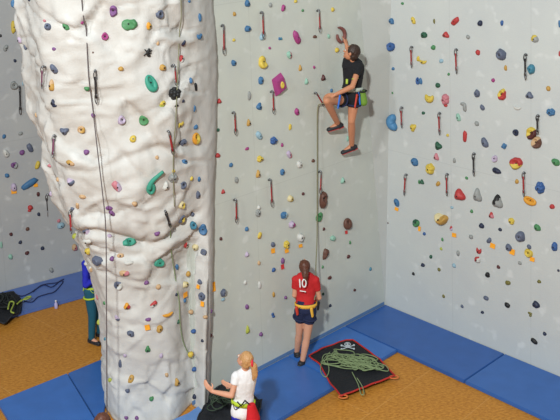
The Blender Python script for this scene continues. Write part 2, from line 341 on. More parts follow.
TILES = {
(0, 0): """3,143,8,14,bk,p;22,192,22,28,gy,l,-30;60,243,12,14,nv,p;55,342,28,32,gy,j;52,14,18,30,bl,p;54,108,20,50,ye,l;118,0,20,12,nv,p;178,82,12,14,pk,p;192,107,28,30,sl,j;264,106,24,36,gn,p,25;328,90,18,14,mg,p;454,42,34,54,pu,j;420,146,28,32,mg,j,30;518,97,60,50,gn,J;80,160,20,30,li,p;101,187,14,24,sl,p;216,196,20,14,pu,p;218,275,30,44,sl,p,35;207,343,26,50,tn/oc,w;214,410,24,28,nv,w;484,275,22,20,oc,p;348,354,24,20,gn,p;92,335,8,16,pb,p;204,330,14,16,tn,p;372,210,8,8,br,p""",
(140, 0): """196,6,18,14,bl,p;76,56,34,40,sl,j;33,103,26,34,orr/ye,p;71,173,14,20,tn,p;238,70,18,34,bl,p;235,140,36,28,bl,b;174,173,16,30,nv/dr,p;165,235,22,36,rd/wh,p;90,270,28,28,oc,p;42,330,50,80,te,r,20;138,375,54,56,bk,c;204,322,14,24,bl,p;223,348,14,38,bk,l,15;172,404,16,14,nv,p;90,412,30,20,ye,p;316,405,22,22,rd,w;377,56,16,18,oc,p;428,14,26,28,bl,p,30;430,115,30,28,bl,p,-30;375,160,14,14,ye,p;518,192,12,12,mg,p;374,252,24,26,bl,p;489,249,42,52,ye,J;482,322,26,32,bl,p;437,383,16,36,gy,l;487,148,22,30,pb,p;521,20,16,22,gy,p;557,155,10,14,bl,p;478,416,18,12,bl,p""",
(280, 0): """12,32,20,28,mg,p,-20;62,5,18,14,ye,p;90,42,12,12,gn,p;210,38,16,20,ye,p;139,147,22,14,br,p;194,145,14,20,mi,p;4,155,12,12,tb,p;66,150,30,62,mg,l,28;36,220,24,34,mi/pk,p,30;80,273,16,28,oc,w;105,327,18,28,mi,w;136,269,12,14,mg,p;172,312,22,26,dr,w;205,362,14,16,bl,p;227,200,22,20,ye,p;398,24,16,18,bl,p;490,14,14,12,gn,p;534,82,22,32,ye,l,20;447,85,26,24,bl,p;445,187,42,34,sb,j;453,275,16,14,bl,p;553,235,14,24,ye,p;552,322,20,32,sb,r;450,372,8,10,gn,p""",
(420, 0): """57,85,10,20,ol,p;141,85,26,44,rd,l,-50;241,93,24,24,nv,p;328,92,14,24,sb,p;17,140,30,26,dg,p;104,140,32,26,rd,w;193,148,18,18,gy,p;460,155,34,28,ye/gy,p;54,190,22,20,gn,p;86,244,20,18,pb,p;13,243,42,20,ye,b;232,210,20,24,rd,p;327,218,42,46,sl,s;343,272,14,22,oc,p;447,276,34,38,tb,s;115,297,12,12,gn,p;293,321,16,18,mg,p;72,341,22,22,dg,p;3,325,16,28,bl,p;514,354,20,20,oc,p;230,374,26,30,sl,s;330,378,36,44,ye/rd,j;438,382,34,28,sl,w;40,385,42,40,ye,b;103,397,38,46,pk,c;558,95,10,30,bl,p;558,215,8,22,rd,p;172,416,26,14,gy,p""",
(0, 105): """16,126,14,18,bl,p;24,194,20,38,wh,p,20;57,241,24,26,pu/gy,j;28,282,18,18,bl,p;55,330,24,32,li,p;88,190,22,20,pu,p;82,114,18,14,gy,p;118,315,26,72,bl,l,-65;153,357,12,20,dr,p;121,410,20,20,rd,p;120,172,22,38,sl,l,20;150,240,24,32,ye,l,-20;145,40,12,20,tn,p;218,3,24,12,nv,p;258,104,36,32,sl,w,180;326,98,30,32,tn/oc,j;373,42,18,20,pu,p;485,60,32,36,li,j;532,136,28,28,ye,p;346,188,24,24,pu,p;282,231,34,20,oc/tn,p,-20;284,307,34,34,sl/li,w,160;232,298,16,18,tn,p;197,240,30,16,wh/pk,p;468,325,34,56,pk/li,l,35;330,366,28,18,tn,p,-20;205,355,16,24,li,p;538,395,20,20,tn,p;436,412,28,18,pu,p;310,403,16,30,tn,l,-20;290,415,18,16,sl,p""",
(140, 105): """87,3,28,14,yg,p;18,57,42,48,gn,J;145,3,20,10,bk,p;157,80,20,46,ye,l,-70;170,148,38,28,sl,c;217,15,14,26,bl,p;222,88,24,20,bl,p;222,130,44,56,orr/ye,r,20;177,227,26,24,bl,p,-30;68,210,14,18,tn,p;128,288,38,46,gy,c;134,264,14,14,ye,p;103,325,28,38,wh,w;171,320,28,32,sl,j;205,294,16,20,ye,p;236,297,14,24,bl,p;232,360,20,34,sl,p;165,400,34,30,cr/ye,j;312,100,14,14,dg,p;310,202,24,20,rd,p,-30;332,347,18,20,rd,w;434,72,20,30,oc,w;475,8,28,24,bl,p,-20;475,122,26,40,pb,p,30;532,142,34,34,sb,c;428,175,22,12,mg,p;363,240,18,18,bl,p;478,215,30,28,ye,c;472,277,22,34,oc/tn,w;385,300,18,26,gy,p;475,410,18,16,wh,p""",
(280, 105): """66,27,22,30,mg,p,20;40,88,14,26,ye,l;8,160,12,18,mg,p;36,198,24,38,li/pk,l,30;76,238,26,28,wh,p;132,223,18,14,br,p;8,268,22,26,bl,p;270,135,12,24,mi,p;250,303,22,26,mi,w;92,355,14,14,dr,p;40,374,28,28,cr/ye,p;170,377,38,64,br,j,-15;412,335,16,20,nv,p;418,322,8,14,bl,p;457,70,62,66,kb,B,20;533,90,34,28,ye,w,60;540,227,34,32,bl,p;468,390,24,32,bl,p,20;557,308,10,18,gn,p""",
(420, 105): """103,2,20,12,rd,p;14,32,16,14,dg,p;154,50,20,34,mi,l,15;228,74,20,20,gy,p;250,10,20,24,sl,p,20;180,10,18,34,gy,p;390,8,40,18,wh,b;525,28,38,32,bl,c;111,121,12,14,ye,p;180,126,18,50,rd,l,-5;260,150,28,42,sl,p,20;384,110,26,24,nv,j;448,112,44,46,ye/dr,j;468,150,42,48,tn/br,j;338,164,24,24,bl,c;74,164,32,34,dg,w,30;66,208,24,30,pk,w;43,254,42,46,ye,c;138,222,14,20,gy,p;300,215,26,26,li,j;307,263,38,24,nv,p,-15;386,232,42,62,rd/ye,j,-60;544,228,34,28,gn,p;187,292,14,12,gn,p;8,308,22,20,dg,w;73,315,18,24,oc,p,-30;388,306,16,20,oc,p;482,330,40,50,sb,c;160,360,50,48,rd,w,12;231,362,38,54,gy,w;312,387,46,52,bk/gy,w;443,381,58,36,orr,r,-8;529,406,22,20,rd,p;128,410,14,12,pb,p""",
(0, 210): """118,2,14,12,rd,p;155,17,12,16,nv,p;44,97,14,14,dr,p;110,76,16,14,br,p;81,129,14,14,nv,p;108,172,16,16,dr,p;170,153,14,16,nv,p;42,187,16,22,mi,p;205,240,16,22,gy,p,20;5,140,10,26,mi,p;235,43,14,14,pk,p;243,62,28,24,pb,p;347,82,32,38,sl/li,w,-20;448,12,22,32,pu,l,30;438,104,20,16,li,p;516,128,64,32,te,J;300,105,22,24,yg,p;347,125,40,20,wh,p;352,165,26,28,ye,p;393,200,44,38,sl,s;298,150,22,28,tn/pk,p;365,235,20,24,wh/tn,p;448,195,20,20,pu,p,-30;482,182,30,20,tn,p;515,212,34,16,wh,p;497,252,38,24,tn/pk,p;475,300,34,32,sl/wh,j;418,372,12,14,gn,p;508,385,26,26,orr/rd,w;390,345,12,26,pk,p;345,215,20,16,wh,p""",
(140, 210): """165,35,28,38,sl/ye,j;210,17,18,20,sl,p;213,62,28,32,tb,j;252,77,36,44,bl,J;68,95,24,18,pu,p;183,138,20,28,rd/wh,p,20;222,148,26,28,cr,p;254,170,26,26,sl,s;76,210,42,34,te,J;147,228,16,24,bl,p;26,290,22,20,pu,w;193,256,18,22,oc,p;73,307,20,22,tn,p;180,298,30,24,cr/ye,p;240,287,20,22,sl,p,30;250,345,32,28,sl,j;145,338,12,12,nv,p;178,362,16,18,bl,p;54,377,20,34,rd/wh,l,-50;110,415,54,18,orr,b;204,408,20,18,tn,p;284,404,12,18,pu,p;323,115,14,14,dr,p;426,76,18,18,bl,p;470,12,24,32,gy,c;478,102,18,30,ye/oc,l,-25;531,138,20,22,sl,p;427,178,20,22,li,w;475,212,14,18,tn,p;534,239,20,16,sb,p;332,330,26,30,sl/gy,s;332,358,18,14,pb,p;478,300,14,32,wh,p;534,338,12,24,oc,p;427,387,18,20,pu,p;530,416,14,10,sb,p;420,290,14,18,wh,p""",
(280, 210): """13,20,30,30,bl/pb,s;45,58,28,28,li/mg,s;24,138,28,34,ye,c;79,110,30,34,wh,s;10,203,18,24,pu,p;155,28,36,34,gn,J;175,76,12,14,dr,p;267,50,44,52,br,R,20;209,112,24,22,mi,s;280,130,10,16,gn,p;181,174,30,44,br,w,150;273,186,18,14,dr,p;170,228,10,14,gn,p;198,271,20,14,dr,p;298,320,12,12,dr,p;22,350,14,14,pu,p;172,336,12,12,dg,p;200,382,14,12,nv,p;361,236,12,14,tb,p;546,52,28,34,dg/gn,j;534,255,12,14,bk,p;432,52,6,6,dr,p""",
(420, 210): """88,28,60,60,cr/oc,U;207,5,14,14,gn,p;286,22,22,26,rd/pk,w;247,63,22,22,nv,p,-30;321,78,16,14,nv,p;367,44,26,28,ye,c;470,70,30,24,gn,p;404,104,38,40,sl,s;18,95,14,14,sb,p;125,74,12,22,rd/li,p;205,107,18,18,gy,p;90,118,10,16,gn,p;85,155,12,12,yg,p;153,173,16,22,gy,p;277,122,18,26,sl,p,-30;237,157,22,32,rd,b;232,198,26,26,rd/wh,c;356,150,26,30,sl,p;437,147,18,18,sl,p;436,172,36,30,ye,j;539,146,26,34,sb,p;44,187,14,16,dg,p;12,220,18,16,nv,p;137,222,16,18,pb,p;77,238,14,14,ol,p;314,228,16,14,dr,p;271,259,22,20,bk,p;352,291,24,18,ol,p;477,286,16,14,ol,p;265,352,22,18,sl,p;95,345,12,14,ol,p;169,385,14,12,sl,p;350,380,26,18,bk,p,-15;465,378,30,26,nv,p,-20;250,409,14,12,nv,p;440,413,18,10,ol,p;554,242,10,10,nv,p;400,212,16,14,gy,p""",
(0, 315): """395,30,16,22,yg,w;390,82,16,18,pk,p;421,95,12,14,tb,p;410,180,8,18,gy,p;523,74,28,24,sl,p,-20;470,12,26,18,li/sl,p,-40;500,160,16,16,li,p;481,195,14,30,sl,p;440,260,16,16,yg,p;525,255,20,36,oc,l,-15;510,302,16,20,sl,p;505,411,14,14,pu,p;547,412,16,14,pu,p""",
(140, 315): """33,18,24,14,pu,p;78,55,26,28,oc,p;153,27,16,16,dg,p;214,65,20,18,sb,p;250,103,14,12,nv,p;262,8,22,14,tn,p;282,82,18,14,dr,p;31,137,20,28,gn,w;84,163,14,20,li,p;203,158,22,24,ye/oc,p;218,217,20,18,sb,p;107,240,14,18,tn,p;148,270,20,30,oc,w;218,327,16,18,nv,p;46,335,18,18,gn,p;430,60,18,34,yg,w;483,77,16,18,pu,p;533,5,14,12,sb,p""",
(280, 315): "",
(420, 315): """457,104,30,18,bk,p,-15;499,75,16,14,nv,p,-30;442,2,12,10,ol,p""",
}
TAGS = [(33.5, 185.5), (140.5 - 100, 0), (181 + 1, 290.5), (203.5, 303), (184.5, 294), (272.5, 250.5), (286.2, 250.3, ), (300, 245.5), (211.5, 287), (147.5, 326), (401, 206.5), (454.3, 234.8), (419, 228), (493, 245.5), (513, 251.5), (533, 259), (396.5, 208), (35, 184.5)]
TAGS = [('orr', 13.7, 191, 5, 6), ('orr', 35.5, 185, 4, 4), ('orr', 183.5, 293.5, 7, 7), ('orr', 199.5, 285.5, 4.5, 5), ('orr', 203.7, 303, 5, 6),
  ('orr', 213, 286.5, 4.5, 12), ('orr', 272.5, 250.5, 5, 6), ('orr', 286.2, 250.5, 5, 5), ('orr', 300, 245.5, 5, 4), ('rd', 282, 266.5, 4, 6), ('rd', 345.8, 232, 3.5, 4),
  ('orr', 397, 208.8, 4.5, 4), ('orr', 421, 229, 3, 7), ('orr', 419.8, 228.5, 3, 6), ('orr', 454.5, 234.8, 5, 5), ('orr', 493, 245.5, 5.5, 6), ('orr', 512.6, 251.5, 5.5, 7),
  ('orr', 532.6, 259, 5, 5), ('orr', 147.3, 325.7, 6, 7), ('rd', 221, 52.5, 4, 3)]
TAGS = [t for i, t in enumerate(TAGS) if i not in (12, 19)]

def blob(outline, depth, nr, na, seed, dent=None, rough=.06, prof=2.2):
    """a dome on a flat back; outline(theta)->(x,y); dent=(cx,cy,r,amount)"""
    b = bmesh.new(); R = []; off = V((seed * 3.1, seed * 1.7, 0))
    for i in range(nr + 1):
        rho = i / nr; row = []
        for k in range(na if i else 1):
            th = 2 * math.pi * k / na; x, y = outline(th); x *= rho; y *= rho
            z = depth * max(0, 1 - rho ** prof) ** .5
            q = V((x, y, z)); s = 1 + rough * 2 * noise.noise(q * (1.6 / max(depth, .01)) + off)
            x *= s; y *= s; z *= s
            if dent:
                dd = math.hypot(x - dent[0], y - dent[1]) / dent[2]
                if dd < 1.3: z -= depth * dent[3] * max(0, 1 - dd * dd / 1.69)
            row.append(b.verts.new((x, y, z)))
        R.append(row)
    back = [b.verts.new((v.co.x * .97, v.co.y * .97, -.012)) for v in R[-1]]
    for k in range(na): b.faces.new((R[0][0], R[1][k], R[1][(k + 1) % na]))
    for i in range(1, nr):
        for k in range(na): b.faces.new((R[i][k], R[i + 1][k], R[i + 1][(k + 1) % na], R[i][(k + 1) % na]))
    for k in range(na): b.faces.new((R[-1][k], back[k], back[(k + 1) % na], R[-1][(k + 1) % na]))
    b.faces.new(back[::-1])
    bmesh.ops.recalc_face_normals(b, faces=b.faces[:]); return b
def bm_merge(b, src, off=(0, 0, 0), sc=1.0):
    me = bpy.data.meshes.new('t'); src.to_mesh(me); src.free()
    for v in me.vertices: v.co = V(v.co) * sc + V(off)
    b.from_mesh(me); bpy.data.meshes.remove(me)
def se(a, b_, p=2.4, wob=0, seed=0, tri=0.0):
    def f(th):
        c, s = math.cos(th), math.sin(th)
        r = (abs(c) ** p + abs(s) ** p) ** (-1 / p)
        r *= 1 + wob * math.sin(2 * th + seed) + wob * .7 * math.sin(3 * th + seed * 2.3) + tri * math.cos(3 * (th - math.pi / 2))
        return a * r * c, b_ * r * s
    return f
def hold_mesh(t, w, h, seed, big):
    """w,h in metres -> bmesh, x right, y up, z out"""
    a, c = w / 2, h / 2; mn = min(w, h); nr, na = (7, 26) if big else (4, 14)
    bolt = (0, 0, .42 * mn)
    if t == 'p': bb = blob(se(a, c, 2.3, .07, seed), .48 * mn, nr, na, seed)
    elif t == 's': bb = blob(se(a, c, 2.2, .03, seed), .62 * mn, nr + 1, na, seed, rough=.1, dent=(0, 0, .22 * mn, .25)); bolt = (0, 0, .42 * mn)
    elif t in 'jJ': bb = blob(se(a, c, 2.3, .08, seed), .6 * mn, nr + 3, na + 6, seed, dent=(0.02 * a, .16 * c, .42 * mn if t == 'J' else .3 * mn, .62)); bolt = (0, .16 * c, .22 * mn)
    elif t == 'w': bb = blob(se(a * .98, c * .98, 2.0, .02, seed, .17), .5 * mn, nr, na, seed, prof=1.3, rough=.03); bolt = (0, 0, .46 * mn)
    elif t == 'l': bb = blob(se(min(a, c * .55), c, 2.8, .05, seed), .42 * mn, nr, na, seed); bolt = (0, 0, .34 * mn)
    elif t == 'c':
        bb = bmesh.new(); rnd = random.Random(seed)
        for q in range(6 if big else 4):
            an = q * 2 * math.pi / (6 if big else 4) + rnd.random() * .6
            bm_merge(bb, blob(se(a * .5, c * .5, 2.2, .05, q), .42 * mn * (.8 + .4 * rnd.random()), 4, 12, q), (math.cos(an) * a * .5, math.sin(an) * c * .5, 0))
        bm_merge(bb, blob(se(a * .6, c * .6, 2.2, .05, 3), .5 * mn, 4, 14, 3)); bolt = (0, 0, .46 * mn)
    elif t in 'b':
        bb = bmesh.new(); pts = []; rr = []
        for q in range(17):
            f = q / 16; an = math.radians(200 + 140 * f)
            pts.append((math.cos(an) * a * .86, c * .75 + math.sin(an) * c * 1.35, mn * .12)); rr.append(max(.12, math.sin(math.pi * (.08 + .84 * f))) * mn * .36)
        tube(bb, pts, rr, 10); bolt = (0, -.5 * c, .4 * mn)
    elif t in 'rR':
        bb = bmesh.new(); pts = []; rr = []
        th = .30 if t == 'r' else .36
        for q in range(24):
            an = 2 * math.pi * q / 24; tk = mn * th * (.62 + .28 * math.cos(an + 1.9))
            pts.append((math.cos(an) * (a - mn * th * .7), math.sin(an) * (c - mn * th * .7), mn * .10)); rr.append(tk)
        tube(bb, pts, rr, 10, True)
        bm_merge(bb, blob(se(a * .62, c * .7, 2.3), .06 * mn, 3, 20, 1)); bolt = (0, 0, .05 * mn)
    elif t == 'B':      # big bean
        bb = bmesh.new(); kp = []; kr = []
        for q in range(18):
            f = q / 17; an = math.radians(75 + 190 * f); kp.append((a * .42 + math.cos(an) * a * .72, math.sin(an) * c * .60, mn * .14)); kr.append(mn * (.20 + .14 * math.sin(math.pi * f)) * (1 if 0 < q < 17 else .6))
        tube(bb, kp, kr, 12); bolt = (-.3 * a, 0, .40 * mn)
    elif t == 'U':      # half bowl, open to the top
        bb = blob(lambda th: (a * math.cos(th), (c * math.sin(th)) if math.sin(th) < 0 else c * .55 * math.sin(th)), .55 * mn, 10, 32, seed, dent=(0, c * .35, mn * .3, .7)); bolt = (0, -.15 * c, .44 * mn)
    return bb, bolt
SHAPE = dict(p='rounded', s='round bulging', j='pocketed', J='big pocketed', w='wedge-shaped', l='elongated', c='knobbly', b='crescent-shaped', r='ring-shaped', R='ring-shaped', B='bean-shaped', U='bowl-shaped')
HOLDS = []
m_bolt = mat('bolt_steel', (70, 70, 72), rough=.35, metal=.8)
def place(px, py, ang=0.0, off=0.0):
    h = cast_any(px, py)
    if h is None: return None
    t, P, n, nm = h
    n = n.normalized()
    if nm == 'pillar':
        d = ray(px, py).normalized()      # average the bumpy surface
        for dx, dy in ((3, 0), (-3, 0), (0, 3), (0, -3)):
            h2 = pil_bvh.ray_cast(CAM, ray(px + dx, py + dy).normalized())
            if h2[0] is not None: n = n + h2[1]
        n.normalize()
        if n.dot(-d) < .25: n = (n + -d * .5).normalized()
    up = V((0, 0, 1)); ya = (up - n * up.dot(n)).normalized(); xa = ya.cross(n).normalized()
    a = math.radians(ang); x2 = xa * math.cos(a) + ya * math.sin(a); y2 = -xa * math.sin(a) + ya * math.cos(a)
    return P + n * off, x2, y2, n, nm, t
seed = 0
for (ox, oy), txt in TILES.items():
    for it in [s for s in txt.replace('\n', '').split(';') if s.strip()]:
        f = it.split(','); u, v, w, h = map(float, f[:4]); c = f[4]; t = f[5].strip(); ang = float(f[6]) if len(f) > 6 else 0
        px, py = ox + u / 4, oy + v / 4; seed += 1
        r = place(px, py, ang)
        if r is None: continue
        P, xa, ya, n, nm, dist = r; sc = dist / FPX / 4
        big = max(w, h) >= 26
        bmh, bolt = hold_mesh(t, w * sc * .97, h * sc * .97, seed, big)
        cs = c.split('/')
        me = bpy.data.meshes.new('climbing_hold'); bmh.normal_update(); bmh.to_mesh(me); bmh.free()
        for cc in cs: me.materials.append(hold_mat(cc))
        if len(cs) > 1:
            for p in me.polygons:
                q = p.center
                if q.x * .8 - q.y * .6 < noise.noise(q * 30) * .02: p.material_index = 0
                else: p.material_index = 1
        for p in me.polygons: p.use_smooth = True
        o = bpy.data.objects.new('climbing_hold', me); COL.objects.link(o); frame(o, P, xa, ya, n)
        if max(w, h) >= 26 and min(w, h) >= 20:
            bb = bmesh.new(); s = .010
            tube(bb, [(bolt[0], bolt[1], bolt[2] - .012), (bolt[0], bolt[1], bolt[2] + .008)], s, 6)
            k = bpy.data.objects.new('bolt', bpy.data.meshes.new('bolt')); bb.to_mesh(k.data); bb.free(); k.data.materials.append(m_bolt)
            COL.objects.link(k); k.parent = o
        mx_ = max(w, h) / 4
        size = 'tiny' if mx_ < 4.2 else 'small' if mx_ < 6.6 else 'medium-sized' if mx_ < 10 else 'large'
        if t == 'J': size = ''
        cname = CN[cs[0]] if len(cs) == 1 else CN[cs[0]] + ' and ' + CN[cs[1]]
        o['group'] = 'climbing holds on the ' + nm; o['category'] = 'climbing hold'
        HOLDS.append(dict(o=o, px=px, py=py, d=' '.join((size + ' ' + cname + ' ' + SHAPE[t] + ' hold').split()), wall=nm))

# magenta four-sided volume and the small black gecko figure
r = place(278.5, 84.3); P, xa, ya, n, nm, dist = r
b = bmesh.new(); s = dist / FPX
cs_ = [(-8.6, 6.5), (3.5, 12.2), (8.6, -6), (-4.5, -12.4)]
out = [b.verts.new((x * s * 1.1, y * s, -.01)) for x, y in cs_]; inn = [b.verts.new((x * s * .72, y * s * .66, .07)) for x, y in cs_]
b.faces.new(inn); b.faces.new(out[::-1])
for i in range(4): b.faces.new((out[i], out[(i + 1) % 4], inn[(i + 1) % 4], inn[i]))
bmesh.ops.recalc_face_normals(b, faces=b.faces[:]); bmesh.ops.bevel(b, geom=b.edges[:], offset=.006, segments=2, affect='EDGES')
o = link('volume_hold', b, mat('hold_magenta', PAL['mg'])); frame(o, P, xa, ya, n)
tag(o, 'large magenta four-sided volume with yellow pocket on the main wall', 'climbing hold', 'climbing holds on the main wall')
bb = blob(se(.028, .05, 2.2), .03, 5, 16, 4, dent=(0, .01, .02, .5)); k = link('grip', bb, mat('hold_yellow', PAL['ye']), smooth=True); k.parent = o; k.location = (.0, 0.0, .07); tag(k, 'yellow grip')
r = place(147.3, 52.5); P, xa, ya, n, nm, dist = r
b = bmesh.new(); Q = .0011 * 10
def gp(x, y): return (x * Q, y * Q, .012)
tube(b, catmull([gp(1.5, 4.5), gp(.4, 2.4), gp(-.2, .4), gp(0, -1.5), gp(1.4, -3.2), gp(3, -3.4)], n=4), [.010 + .008 * math.sin(math.pi * i / 20) for i in range(21)], 8)
for pts in ([(.2, 2), (-2.4, 2.6), (-3.6, 4.2)], [(.3, 1.8), (2.6, 1.2), (4.2, 2.4)], [(-.1, -.8), (-2.6, -.9), (-4, -2.6)], [(0, -.8), (2.2, -1.0), (3.9, -.6)]):
    tube(b, catmull([gp(*p) for p in pts], n=4), .0065, 6)
o = link('gecko_figure', b, mat('hold_black', PAL['bk']), smooth=True); frame(o, P, xa, ya, n)
tag(o, 'small black gecko figure fixed to the white pillar', 'wall figure')
# the crescent the climber grips
r = place(340, 34.5); P, xa, ya, n, nm, dist = r; s = dist / FPX
b = bmesh.new()
pts = [(-5.0, 8, 1), (-1.5, 7.2, 2.2), (2.6, 4.6, 3), (4.6, .4, 3), (3.8, -4.6, 2.6), (1.4, -7.8, 1.6)]
pp = catmull([(x * s, y * s, .03) for x, y, _ in pts], n=6); rr = catmull([(r_, 0, 0) for *_, r_ in pts], n=6)
tube(b, pp, [max(.006, q.x * s * .62) for q in rr], 10)
o = link('climbing_hold', b, mat('hold_dusty_brown', (120, 72, 66), bump=.2), smooth=True); frame(o, P, xa, ya, n); tag(o, cat='climbing hold', group='climbing holds on the main wall')
HOLDS.append(dict(o=o, px=340, py=34, d='large dusty brown crescent hold gripped by the climber', wall='main wall'))
b = bmesh.new(); pp = catmull([(x * s, y * s, .025) for x, y in ((-6, 1), (-5.2, -3.2), (-2.4, -6.4), (-.5, -7.4))], n=5)
tube(b, pp, [.012 + .014 * math.sin(math.pi * (i + .5) / 17) for i in range(16)], 10)
o = link('climbing_hold', b, mat('hold_dusty_brown', (120, 72, 66)), smooth=True); frame(o, P, xa, ya, n); tag(o, cat='climbing hold', group='climbing holds on the main wall')
HOLDS.append(dict(o=o, px=337, py=38, d='slim dusty brown curved hold below the gripped crescent', wall='main wall'))
# teal handle with a ring foot
r = place(155, 181); P, xa, ya, n, nm, dist = r; s = dist / FPX
b = bmesh.new(); pp = catmull([(x * s, y * s, .03) for x, y in ((7.5, 11.5), (3, 7.5), (-1.5, 3.5), (-4.8, -1), (-6.2, -6))], n=5)
tube(b, pp, [(1.6 + .055 * i) * s for i in range(21)], 10)
pts = []
for q in range(20):
    an = 2 * math.pi * q / 20; pts.append(((-4.4 + 2.9 * math.cos(an)) * s, (-6.5 + 5 * math.sin(an)) * s, .03))
tube(b, pts, 1.7 * s, 10, True)
o = link('climbing_hold', b, hold_mat('te'), smooth=True); frame(o, P, xa, ya, n); tag(o, cat='climbing hold', group='climbing holds on the pillar')
HOLDS.append(dict(o=o, px=155, py=181, d='large teal handle-shaped hold ending in a ring', wall='pillar'))

# paper route tags
for c, px, py, w, h in TAGS:
    r = place(px, py, random.uniform(-8, 8), .003)
    if not r: continue
    P, xa, ya, n, nm, dist = r; s = dist / FPX
    w *= .78; h *= .74; w_ = w * s / (1.0 if nm == 'pillar' else .8); b = bmesh.new()
    nx = 4; col_ = []                                # slightly curled strip of tape
    for j in range(nx + 1):
        y_ = (-.5 + j / nx) * h * s; cz = .004 + .010 * (1 - j / nx) ** 2 + (.02 if nm == 'pillar' else 0)
        col_.append([b.verts.new((x_ * w_ * .5, y_, cz + dz)) for x_ in (-1, 1) for dz in (0, .0015)])
    for j in range(nx):
        A, B = col_[j], col_[j + 1]
        for q in ((0, 2), (2, 3), (3, 1), (1, 0)): b.faces.new((A[q[0]], A[q[1]], B[q[1]], B[q[0]]))
    b.faces.new(col_[0][:2] + col_[0][2:][::-1]); b.faces.new(col_[-1][:2] + col_[-1][2:][::-1])
    bmesh.ops.recalc_face_normals(b, faces=b.faces[:])
    o = link('route_tag', b, mat('tape_' + CN[c], PAL[c], rough=.7)); frame(o, P, xa, ya, n)
    tag(o, cat='route tag', group='coloured route tags taped beside holds')
    HOLDS.append(dict(o=o, px=px, py=py, d=CN[c] + ' route tag', wall=nm))

# ------------------------------------------------------------------ quickdraws
m_al = mat('alloy', (120, 120, 124), rough=.35, metal=.8); m_al2 = mat('dark_alloy', (60, 60, 64), rough=.35, metal=.8)
SL = dict(red=mat('sling_red', (150, 40, 42)), black=mat('sling_black', (40, 36, 38)), purple=mat('sling_purple', (110, 58, 84)), blue=mat('sling_blue', (92, 52, 92)))
def carabiner(L_, wd, r):
    pts = []
    for q in range(16):
        an = 2 * math.pi * q / 16; k = 1 + .18 * math.sin(an)
        pts.append((math.cos(an) * wd * k, math.sin(an) * L_ / 2, 0))
    b = bmesh.new(); tube(b, pts, r, 6, True); return b
QD = [(45.7, 65.5, 45.3, 88, 'purple'), (95.6, 70, 96.8, 103, 'black'), (56, 135, 56.5, 156, 'purple'), (171, 65, 173, 86, 'red'), (167.5, 131, 173, 152, 'red'), (72, 209, 73.6, 231, 'red'),
  (165, 211, 168, 226, 'black'), (18.8, 86, 19.4, 114, 'black'), (50.5, 194, 51, 215, 'black'),
  (221, 25, 221.5, 54, 'red'), (260, 12, 261, 38, 'red'), (270.3, 91, 271.2, 113, 'red'), (232, 112, 233.2, 134, 'red'), (268.2, 179, 269.6, 206, 'red'), (233.5, 199, 234, 222, 'red'), (316.6, 10, 317.4, 32, 'red'),
  (318.5, 171, 317.8, 193, 'red'), (413, 46.5, 413.6, 67, 'red'), (457.5, 49, 458.6, 73, 'red'), (527, 54, 527.4, 79, 'black'), (403, 107, 403.8, 127, 'red'), (407.4, 174, 406.2, 194.5, 'red'),
  (440.8, 112.5, 441.6, 134, 'red'), (475.3, 153, 475.8, 175, 'black'), (448.5, 173.5, 448.9, 195, 'red'), (525.2, 172, 525.8, 195.5, 'red'), (539.2, 115, 539.6, 133.5, 'black'), (313.8, 92.5, 321.6, 105.5, 'red')]
for x0, y0, x1, y1, cl in QD:
    r0_, r1_ = place(x0, y0, 0, .05), place(x1, y1, 0, .05)
    if not r0_: continue
    nm = r0_[4]; n = r0_[3]; A = r0_[0]
    if r1_ and r1_[4] == nm: B = r1_[0]
    else: B = A - V((0, 0, 1)) * (y1 - y0) * r0_[5] / FPX
    d = (A - B); Ln = d.length; ya = d.normalized(); za = (n - ya * n.dot(ya)).normalized(); xa = ya.cross(za)
    if Ln > .6: Ln = .35
    root = empty('quickdraw', B); frame(root, B, xa, ya, za)
    def part(name, b, m, loc, rot=0):
        me = bpy.data.meshes.new(name); b.normal_update(); b.to_mesh(me); b.free(); me.materials.append(m)
        for p in me.polygons: p.use_smooth = True
        o = bpy.data.objects.new(name, me); COL.objects.link(o); o.parent = root; o.location = loc; o.rotation_euler = (0, rot, 0); return o
    cb = Ln * .30
    b = bmesh.new(); tube(b, [(0, -.015, -.045), (0, .004, -.02), (0, .0, .0)], .013, 6); part('hanger', b, m_al, (0, Ln, 0))
    part('carabiner', carabiner(cb, .015, .005), m_al2 if cl == 'black' else m_al, (0, Ln - cb / 2, 0), .5)
    part('carabiner', carabiner(cb, .017, .005), m_al, (0, cb / 2, 0), -.4)
    b = bmesh.new(); y_a, y_b = cb * .72, Ln - cb * .72; m_ = (y_a + y_b) / 2
    tube(b, [(0, y_a - .02, 0), (0, y_a + .02, 0), (0, m_, 0), (0, y_b - .02, 0), (0, y_b + .02, 0)], [.009, .0125, .0125, .0125, .009], 8, flat=.45); part('sling', b, SL[cl], (0, 0, 0))
    tag(root, cat='quickdraw', group='quickdraws hanging on the climbing walls')
    HOLDS.append(dict(o=root, px=(x0 + x1) / 2, py=(y0 + y1) / 2, d={'red': 'red-slinged', 'black': 'dark-slinged', 'purple': 'purple-slinged', 'blue': 'blue-slinged'}[cl] + ' quickdraw', wall=nm))

